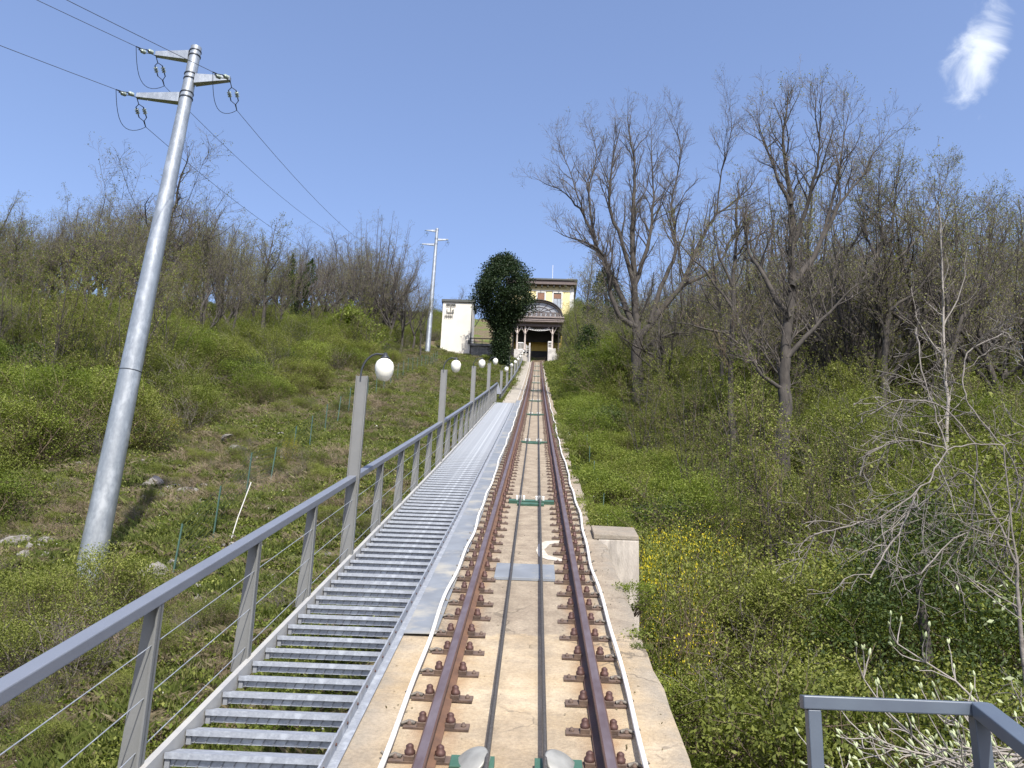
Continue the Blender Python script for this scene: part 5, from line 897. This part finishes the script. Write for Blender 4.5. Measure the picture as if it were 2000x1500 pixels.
wire_fence(lambda y: 2.0, 16.5, 9, 'short green wire fence nearly buried in shrubs at the ravine edge')
mb = MB(M_cable); mb.tube([(-5.62, 16.35, float(gz(-5.62, 16.35))-.1), (-5.52, 16.4, float(gz(-5.6, 16.4))+.5), (-5.36, 16.42, 2.75)], .011, 6); o = mb.build('stake'); tag(o, 'leaning whitish stake at the green fence behind the handrail', 'stake')

# ---------------------------------------------------------------- utility poles and power lines
def insulator(mb, p, d, n=3, s=1):
    d = Vector(d).normalized(); p = Vector(p)
    for i in range(n):
        mb.lathe([(.012*s, 0), (.06*s, .01*s), (.065*s, .025*s), (.02*s, .04*s), (.012*s, .06*s)], p+d*(.06*s*i+.05*s), 10, 0, d)
M_glass = mat('glass insulator', (.34, .40, .35), (.24, .29, .25), 5, .15)
def utility_pole(base, top, r0, r1, lab, arms, bigrock=True):
    r = empty('utility_pole', base, lab, 'utility pole'); b = Vector(base); ax = Vector(top)-b; iv = -b
    mb = MB(M_galvp); k = 24; mb.tube([tuple(b+ax*(i/k)) for i in range(-1, k+1)], [r0+(r1-r0)*max(i, 0)/k for i in range(-1, k+1)], 28); mb.build('pole', r, loc=iv)
    t0 = .36; rr = r0+(r1-r0)*t0; mb = MB(M_arm); mb.tube([tuple(b+ax*t0), tuple(b+ax*(t0+.0018))], rr+.0015, 28); mb.build('joint', r, loc=iv)
    mb = MB(M_galv)
    for i in range(1, 12):
        if i % 2: continue
    ends = []
    for (h, sx, ln) in arms:
        c = b+ax*h; rr = r0+(r1-r0)*h; mb = MB(M_galvp, M_arm)
        e = c+Vector((sx*ln, .0, 0)); a0 = c+Vector((sx*(rr), 0, 0))
        mb.hexa([tuple(v) for v in (a0+Vector((0, -.07, -.16)), e+Vector((0, -.045, -.06)), e+Vector((0, .045, -.06)), a0+Vector((0, .07, -.16)), a0+Vector((0, -.07, .05)), e+Vector((0, -.045, .03)), e+Vector((0, .045, .03)), a0+Vector((0, .07, .05)))][::1]); mb.build('arm', r, loc=iv)
        for dz in (.05, -.06):
            mb = MB(M_arm); mb.tube([tuple(c+Vector((0, 0, dz))), tuple(c+Vector((0, 0, dz+.02)))], rr+.012, 20, 0, True); mb.build('clamp', r, loc=iv)
        # strain insulators: uphill pair hangs forward and down, downhill pair points back
        fw = Vector((-.05*0, .85, -.5)).normalized(); bk = Vector((-.2, -1, -.39)).normalized()
        for nm, d_ in (('insulator', fw), ('insulator', bk)):
            mb = MB(M_glass, M_arm); s0 = e+Vector((0, 0, -.05)); side = Vector((1, 0, 0))
            mb.tube([tuple(s0), tuple(s0+d_*.14)], .009, 5, 1)
            for q in (-1, 1):
                p0 = s0+d_*.14; p1 = p0+d_*.06+side*.075*q; mb.tube([tuple(p0), tuple(p1)], .008, 5, 1); insulator(mb, p1, d_, 3, .66); p2 = p1+d_*.22; mb.tube([tuple(p1), tuple(p2)], .012, 6, 1); mb.tube([tuple(p2), tuple(s0+d_*.50)], .008, 5, 1)
            mb.tube([tuple(s0+d_*.50), tuple(s0+d_*.62)], [.016, .010], 6, 1); mb.build(nm, r, loc=iv)
        A_ = e+Vector((0, 0, -.05))+fw*.62; B_ = e+Vector((0, 0, -.05))+bk*.62; ends.append((A_, B_))
        mb = MB(M_arm); pts = []
        for i in range(13):
            t = i/12; p = B_.lerp(A_, t); p.z -= 4*.42*t*(1-t)*.9; p.x -= .10*math.sin(math.pi*t); pts.append(tuple(p))
        mb.tube(pts, .006, 5); mb.build('jumper_wire', r, loc=iv)
    return ends
E1 = utility_pole((-7.43, 14.9, .62), (-6.93, 14.6, 11.12), .235, .105, 'tall leaning grey galvanised pole with three insulator arms, close to the handrail', [(.985, -1, .78), (.935, 1, .80), (.895, -1, .98)])
E2 = utility_pole((-10.4, 78, 25.4), (-10.25, 78, 38.9), .27, .14, 'distant thin galvanised pole with three arms beside the white cabin', [(.985, -1, 1.0), (.915, 1, 1.15), (.875, -1, 1.35)])
M_wire = mat('power line', (.10, .10, .11), (.07, .07, .08), 5, .5, .4)
def span(a, b, sag, lab):
    mb = MB(M_wire); pts = []
    for i in range(41):
        t = i/40; p = Vector(a).lerp(Vector(b), t); p.z -= 4*sag*t*(1-t); pts.append(tuple(p))
    mb.tube(pts, .0055, 5); o = mb.build('power_line'); tag(o, lab, 'wire')
wl = ['from the top arm', 'from the lone arm on the track side', 'from the lowest arm']
for (A_, B_), (A2, B2), w_ in zip(E1, E2, wl):
    span(A_, A2+Vector((0, -.6, .2)), 3.0, 'sagging wire '+w_+' of the tall pole, uphill side')
    span(B_, B_+Vector((-9, -45, -14.4)), .9, 'wire '+w_+' of the tall pole, downhill side')

# ---------------------------------------------------------------- white cabin and terrace
M_cab = mat('white cabin render', (.66, .635, .56), (.60, .57, .50), 1.2, .85, bump=.06, c=(.66, .60, .50), cscale=.9, cth=(.6, .8))
M_fascia = mat('dark fascia', (.07, .075, .07), (.05, .055, .05), 3, .7)
cb = empty('white_cabin', (-8.5, 86, 28.3), 'tall narrow white rendered cabin with dark flat roof and wall insulators', 'cabin'); ci = -cb.location
mb = MB(M_cab); mb.box(-10.15, -6.95, 86, 89.2, 28.55, 34.35); bevel(mb.build('wall', cb, loc=ci), .02)
mb = MB(M_fascia); mb.box(-10.3, -6.78, 85.85, 89.4, 34.352, 34.62); mb.build('roof', cb, loc=ci)
mb = MB(M_dark); mb.box(-9.6, -6.95, 86.12, 89, 27.2, 28.54); mb.build('base', cb, loc=ci)  # black block fills the opening under the cabin, its shade put into colour
mb = MB(M_cab); mb.box(-10.1, -9.6, 86, 89, 26.8, 28.54); mb.build('foot_wall', cb, loc=ci)
mb = MB(M_fascia); mb.tube([(-7.02, 85.94, 28.6), (-7.02, 85.94, 34.3)], .05, 8); mb.build('pipe', cb, loc=ci)
mb = MB(M_fascia); mb.box(-7.28, -7.12, 85.85, 85.995, 29.7, 30.1); mb.build('box', cb, loc=ci)
for j, (zc_, kind) in enumerate(((33.95, 0), (33.35, 1), (32.75, 2))):
    mb = MB(M_fascia, M_glass); x0 = -9.75+(-.05*j)
    if kind == 0:
        mb.box(x0-.05, x0+.95, 85.9, 85.96, zc_+.13, zc_+.17)
        for q in (.05, .25, .65, .85): 
            pr_ = [(x0+q+.11*math.cos(a*.7854), 85.9, zc_+.09*math.sin(a*.7854)) for a in range(9)]; mb.tube(pr_, .025, 5, 0)
        mb.box(x0+.43, x0+.49, 85.88, 85.96, zc_-.6, zc_+.13)
    elif kind == 1:
        mb.box(x0+.10, x0+.86, 85.88, 85.95, zc_-.22, zc_-.17)
        for q in (.12, .80): mb.box(x0+q-.035, x0+q+.035, 85.88, 85.95, zc_-.168, zc_+.15)
        for q in (-.03, .16): mb.box(x0+.80-.035+q*0-.1, x0+.80-.036, 85.88, 85.95, zc_+.02, zc_+.06)
    else:
        mb.box(x0+.0, x0+.78, 85.88, 85.95, zc_-.02, zc_+.02)
        for q in (.0, .18, .42, .60, .78): mb.box(x0+q-.02, x0+q+.02, 85.87, 85.948, zc_-.2, zc_+.17 if q != .42 else zc_+.3)
    mb.build('insulator_bracket', cb, loc=ci)
M_stone = mat('grey stone wall', (.26, .25, .23), (.13, .125, .115), 2.2, .95, bump=.9, bscale=6, c=(.33, .32, .29), cscale=3)
mb = MB(M_stone); mb.box(-6.9, -2.9, 85.6, 88.8, 27.0, 29.35); mb.box(-6.98, -2.9, 85.45, 88.9, 29.352, 29.62); o = mb.build('stone_wall'); bevel(o, .03); tag(o, 'low dark stone terrace wall between the white cabin and the evergreen', 'wall')
tr_ = empty('terrace_railing', (-6.9, 86.3, 29.6), 'thin dark metal railing on top of the stone terrace wall', 'railing'); ti = -tr_.location
mb = MB(M_fascia); mb.box(-7.1, -4.0, 85.65, 85.71, 30.2, 30.28); mb.build('top_rail', tr_, loc=ti)
mb = MB(M_fascia); mb.box(-7.1, -4.0, 85.66, 85.70, 29.85, 29.89); mb.build('middle_rail', tr_, loc=ti)
for xx in (-7.08, -6.6, -5.8, -5.0, -4.2): mb = MB(M_fascia); mb.box(xx, xx+.05, 85.655, 85.705, 29.62, 30.198); mb.build('post', tr_, loc=ti)

# ---------------------------------------------------------------- station
SY = 104.0; SX = .21; ZB = float(zt(104))
st = empty('funicular_station', (SX, SY, ZB), 'brown station pavilion with arched glazed gable over a dark portal at the track head', 'station'); si = -st.location
M_brown = mat('brown painted iron', (.105, .075, .065), (.075, .055, .05), 4, .6)
M_pink = mat('pinkish grey fascia', (.23, .185, .165), (.17, .14, .125), 3, .7)
M_col = mat('pinkish stone column', (.40, .34, .29), (.32, .27, .235), 5, .7)
M_pale = mat('pale station stone', (.50, .48, .44), (.36, .34, .31), 3, .85, bump=.5, bscale=6, c=(.34, .32, .29), cscale=1.6)
M_pane = mat('grey dusty glazing', (.26, .27, .28), (.20, .21, .22), 5, .25)
M_ochre = mat('ochre back wall', (.46, .33, .08), (.36, .26, .07), 2, .85)
M_roof = mat('dark ribbed roof', (.055, .045, .042), (.04, .034, .032), 3, .6)
def sb(nm, mt, boxes, bev=0, par=st):
    mb = MB(mt)
    for b_ in boxes: mb.box(*b_)
    o = mb.build(nm, par, loc=si if par is st else None)
    if bev: bevel(o, bev)
    return o
sb('pedestal', M_pale, [(-2.95, -1.78, SY-.2, SY+1.2, ZB-1.2, 35.35)], .03)
sb('pedestal', M_pale, [(1.30, 2.30, SY-.2, SY+1.2, ZB-1.2, 35.6), (2.0, 2.75, SY-.5, SY+1.2, ZB-1.2, 34.75)], .03)
sb('stair_wall', M_pale, [(-1.06, -.88, SY-1.6, SY+6, ZB-.8, 35.75)], .02)
sb('platform', M_step, [(-3.0, -1.065, SY+1.25, SY+12, ZB-1, 35.3), (1.3, 3.0, SY+1.25, SY+12, ZB-1, 35.5)])
mb = MB(M_step)
for k_ in range(9): mb.box(-1.775, -1.065, SY-1.2+k_*.27, SY-1.2+k_*.27+.27, ZB-1, ZB-.1+(k_+1)*.145)
mb.build('steps', st, loc=si)
sb('pit_wall_shade_panel', M_dark, [(-3.0, 3.0, SY+4.3, SY+4.5, ZB-1, 36.72), (-3.0, 3.0, SY+3.6, SY+3.8, 37.75, 39.04), (-.875, -.80, SY+.5, SY+4.2, ZB-1, 35.7), (1.23, 1.295, SY+.5, SY+4.2, ZB-1, 35.7)])  # pit walls, plus an added black panel for the shade over the ochre wall
sb('back_wall', M_ochre, [(-3.2, 3.2, SY+4.6, SY+4.8, 35.3, 39.0)])
sb('side_wall', M_brown, [(2.6, 2.75, SY+1.5, SY+3.5, 35.5, 39.0), (-3.3, -3.15, SY+3, SY+11, 35.3, 39.0)])
for xx in (-2.62, -1.62, 1.85):
    mb = MB(M_col); mb.lathe([(.17, 0), (.17, .18), (.11, .24), (.10, 1.9), (.095, 2.15), (.16, 2.22), (.16, 2.32), (.11, 2.36), (.10, 3.2)], (xx, SY+.15, 35.36), 12)
    mb.build('column', st, loc=si)
    mb = MB(M_pink); z1 = 38.55
    for s_ in (-1, 1):
        mb.hexa([(xx+s_*.09, SY+.1, 37.75), (xx+s_*.18, SY+.1, 37.75), (xx+s_*.18, SY+.2, 37.75), (xx+s_*.09, SY+.2, 37.75), (xx+s_*.45, SY+.1, z1), (xx+s_*.62, SY+.1, z1), (xx+s_*.62, SY+.2, z1), (xx+s_*.45, SY+.2, z1)])
    mb.build('bracket', st, loc=si)
sb('beam', M_brown, [(-3.1, 2.9, SY, SY+.25, 38.56, 39.0)], .01)
sb('cornice', M_pink, [(-3.45, 3.25, SY-.55, SY+.3, 39.002, 39.18), (-3.5, 3.3, SY-.62, SY+.3, 39.19, 39.30)], .015)
sb('cornice_band', M_brown, [(-3.4, 3.2, SY-.5, SY+.3, 39.302, 39.52)])
sb('cornice', M_pink, [(-3.5, 3.3, SY-.62, SY+.3, 39.522, 39.74)], .015)
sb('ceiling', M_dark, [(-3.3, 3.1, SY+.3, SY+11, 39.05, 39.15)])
# arched gable
cx0, hw, z0, hh_ = .05, 2.95, 39.745, 2.15
def arcp(t, s_=1.0): return (cx0+hw*s_*math.cos(t), z0+hh_*s_*math.sin(t))
mb = MB(M_pink)
K = 28
for i in range(K):
    a, b_ = math.pi*i/K, math.pi*(i+1)/K
    (x1, z1), (x2, z2) = arcp(a), arcp(b_); (x3, z3), (x4, z4) = arcp(a, .92), arcp(b_, .92)
    mb.hexa([(x1, SY-.45, z1), (x2, SY-.45, z2), (x4, SY-.45, z4), (x3, SY-.45, z3), (x1, SY-.2, z1), (x2, SY-.2, z2), (x4, SY-.2, z4), (x3, SY-.2, z3)])
mb.build('arch_fascia', st, loc=si)
mb = MB(M_roof); vs_ = []
for i in range(K+1):
    for yy, s_ in ((SY-.7, 1.035), (SY+11, 1.035), (SY+11, 1.0), (SY-.7, 1.001)): x_, z_ = arcp(math.pi*i/K, s_); vs_.append((x_, yy, z_))
fs_ = [(i*4+j, i*4+(j+1) % 4, (i+1)*4+(j+1) % 4, (i+1)*4+j) for i in range(K) for j in range(4)]
mb.add(vs_, fs_); mb.build('roof', st, loc=si)
mb = MB(M_pane); pts = [(arcp(math.pi*i/K, .915)[0], SY-.25, arcp(math.pi*i/K, .915)[1]) for i in range(K+1)]; mb.add(pts, [tuple(range(K+1))]); mb.build('glazing', st, loc=si)
for ang in (18, 40, 65, 90, 115, 140, 162):
    a = rad(ang); x1, z1 = arcp(a, .92); mb = MB(M_brown); mb.tube([(cx0, SY-.29, z0+.6), (x1, SY-.29, z1)], .035, 4); mb.build('mullion', st, loc=si)
mb = MB(M_brown); mb.tube([(arcp(math.pi*i/20, .62)[0], SY-.29, max(z0+.6, arcp(math.pi*i/20, .62)[1])) for i in range(21)], .03, 4); mb.build('mullion', st, loc=si)
sb('ornament_band', M_brown, [(-2.7, 2.8, SY-.32, SY-.262, z0+.02, z0+.09), (-2.65, 2.75, SY-.32, SY-.262, z0+.58, z0+.64)])
for i in range(9):
    xx = -2.35+i*.6; mb = MB(M_pink); mb.tube([(xx+.19*math.cos(t*.7854), SY-.34, z0+.335+.19*math.sin(t*.7854)) for t in range(9)], .035, 5); mb.tube([(xx-.13, SY-.34, z0+.2), (xx+.13, SY-.34, z0+.47)], .025, 4); mb.tube([(xx+.13, SY-.34, z0+.2), (xx-.13, SY-.34, z0+.47)], .025, 4); mb.build('ring_ornament', st, loc=si)
# lace valance under the beam; white scrolls paint light showing through it
mb = MB(M_white)
for i in range(9):
    xx = -1.05+i*.28; dz = -.12+.3*abs((i-4)/4)**2
    mb.tube([(xx+.12*math.cos(t*.7854), SY+.1, 38.15+dz*.6+.10*math.sin(t*.7854)) for t in range(9)], .022, 4)
mb.tube([(-1.5+.33*i, SY+.1, 38.0+.045*((i-5)**2)*.25) for i in range(11)], .03, 4); mb.build('lace_valance', st, loc=si)
mb = MB(M_brown)
for i in range(7): mb.tube([(-.95+i*.36+.14*math.cos(t*.7854), SY+.12, 38.42+.09*math.sin(t*.7854)) for t in range(9)], .02, 4)
mb.build('lace_valance', st, loc=si)
def railing(x0, x1, zb, n, yy=SY+.1, mt=M_white):
    mb = MB(mt); mb.box(x0, x1, yy, yy+.05, zb+.95, zb+1.03); mb.box(x0, x1, yy, yy+.05, zb+.08, zb+.14)
    for i in range(n+1):
        x_ = x0+(x1-x0-.04)*i/n; mb.box(x_, x_+.04, yy+.005, yy+.045, zb+.141, zb+.949)
    mb.build('railing', st, loc=si)
railing(-2.5, -1.8, 35.36, 4); railing(1.32, 1.78, 35.6, 1)
mb = MB(M_white)
for k_ in range(4): mb.box(1.36, 1.74, SY+.08, SY+.12, 35.75+k_*.22, 35.80+k_*.22)
for k_ in range(4): mb.box(-1.42, -.92, SY-.1, SY-.06, 35.15+k_*.22, 35.20+k_*.22)
mb.box(-1.46, -1.40, SY-.1, SY-.05, 34.6, 36.05); mb.box(-.95, -.89, SY-.1, SY-.05, 34.6, 36.05); mb.build('railing', st, loc=si)

# ---------------------------------------------------------------- yellow house
hs = empty('yellow_house', (2, 128, 47), 'pale yellow house with brown shutters rising behind the station roof', 'house'); hi = -hs.location
M_yel = mat('pale yellow render', (.68, .60, .31), (.62, .54, .27), 1.2, .85)
M_trim = mat('pale grey trim', (.58, .57, .53), (.50, .49, .46), 3, .8)
M_shut = mat('brown shutter', (.26, .13, .075), (.20, .10, .06), 4, .7)
M_curt = mat('curtained pane', (.34, .37, .40), (.22, .25, .28), 3, .2)
def hb(nm, mt, boxes, par=None):
    mb = MB(mt)
    for b_ in boxes: mb.box(*b_)
    return mb.build(nm, par or hs, loc=hi if par is None else None)
hb('wall', M_yel, [(-4.5, 4.85, 128, 136, 45, 54.3)])
hb('corner_quoin', M_trim, [(4.852, 5.5, 127.96, 136, 45, 54.3)])
hb('frieze', mat('ochre frieze', (.44, .38, .22), (.38, .33, .19), 2, .85), [(-4.5, 4.85, 127.93, 127.998, 53.55, 54.25)])
hb('string_course', M_trim, [(-4.5, 4.85, 127.9, 127.997, 53.40, 53.54)])
hb('roof', M_fascia, [(-5.4, 6.0, 127.0, 137, 54.95, 55.2)]); hb('soffit', M_brown, [(-5.2, 5.9, 127.2, 137, 54.305, 54.94)])
mb = MB(M_fascia)
for i in range(11): mb.box(-4.4+i*.95, -4.28+i*.95, 127.35, 127.92, 53.9, 54.30)
mb.build('bracket', hs, loc=hi)
hb('chimney', M_pale, [(4.45, 5.35, 130, 131, 55.205, 56.3), (4.35, 5.45, 129.9, 131.1, 56.302, 56.5)])
for (xa, xb, za, zb_, kind) in ((-.25, .85, 50.9, 53.15, 0), (2.3, 3.5, 50.6, 53.15, 1)):
    mb = MB(M_trim); mb.box(xa-.22, xa-.002, 127.93, 127.996, za-.1, zb_+.2); mb.box(xb+.002, xb+.22, 127.93, 127.996, za-.1, zb_+.2); mb.box(xa, xb, 127.93, 127.996, zb_+.002, zb_+.2); w_ = mb.build('window', hs, loc=hi)
    mb = MB(M_dark); mb.box(xa, xb, 127.985, 127.999, za, zb_); mb.build('pane', w_)
    if kind == 0:
        mb = MB(M_shut)
        for i in range(14): mb.box(xa+.05, xb-.05, 127.93, 127.98, za+.05+i*.15, za+.17+i*.15)
        mb.build('shutter', w_)
    else:
        mb = MB(M_shut)
        for i in range(5): mb.box(xa+.05, xb-.05, 127.93, 127.98, zb_-.95+i*.15, zb_-.83+i*.15)
        mb.build('shutter', w_)
        for q in (0, 1): mb = MB(M_curt); mb.box(xa+.06+q*.56, xa+.56+q*.56, 127.95, 127.984, za+.05, zb_-1.0); mb.build('curtain', w_)
an = MB(M_white); an.tube([(2.1, 131, 55.2), (2.1, 131, 59.3)], .035, 6); an.tube([(2.1, 131, 55.4), (2.35, 131, 56.2)], .12, 6); an.build('antenna', hs, loc=hi)
mb = MB(M_fascia); mb.tube([(-.9, 131, 55.2), (-.9, 131, 56.0)], .12, 8); mb.build('vent', hs, loc=hi)

# trees that would share a label: counted outward from the track
_by = {}
for o in S.objects:
    if o.parent is None and o.get('category') in ('tree', 'rock'): _by.setdefault(' '.join(o['label'].split()[-12:]), []).append(o)
_ord = ['first', 'second', 'third', 'fourth', 'fifth', 'sixth', 'seventh', 'eighth', 'ninth', 'tenth', 'eleventh', 'twelfth', 'thirteenth', 'fourteenth']
for lab, os_ in _by.items():
    if 1 < len(os_) <= 14:
        os_.sort(key=lambda o: abs(o.location.x/o.location.y))
        for i, o in enumerate(os_):
            w_ = lab.split(); pre = _ord[i]+' from the track:'
            o['label'] = pre+' '+' '.join(w_)
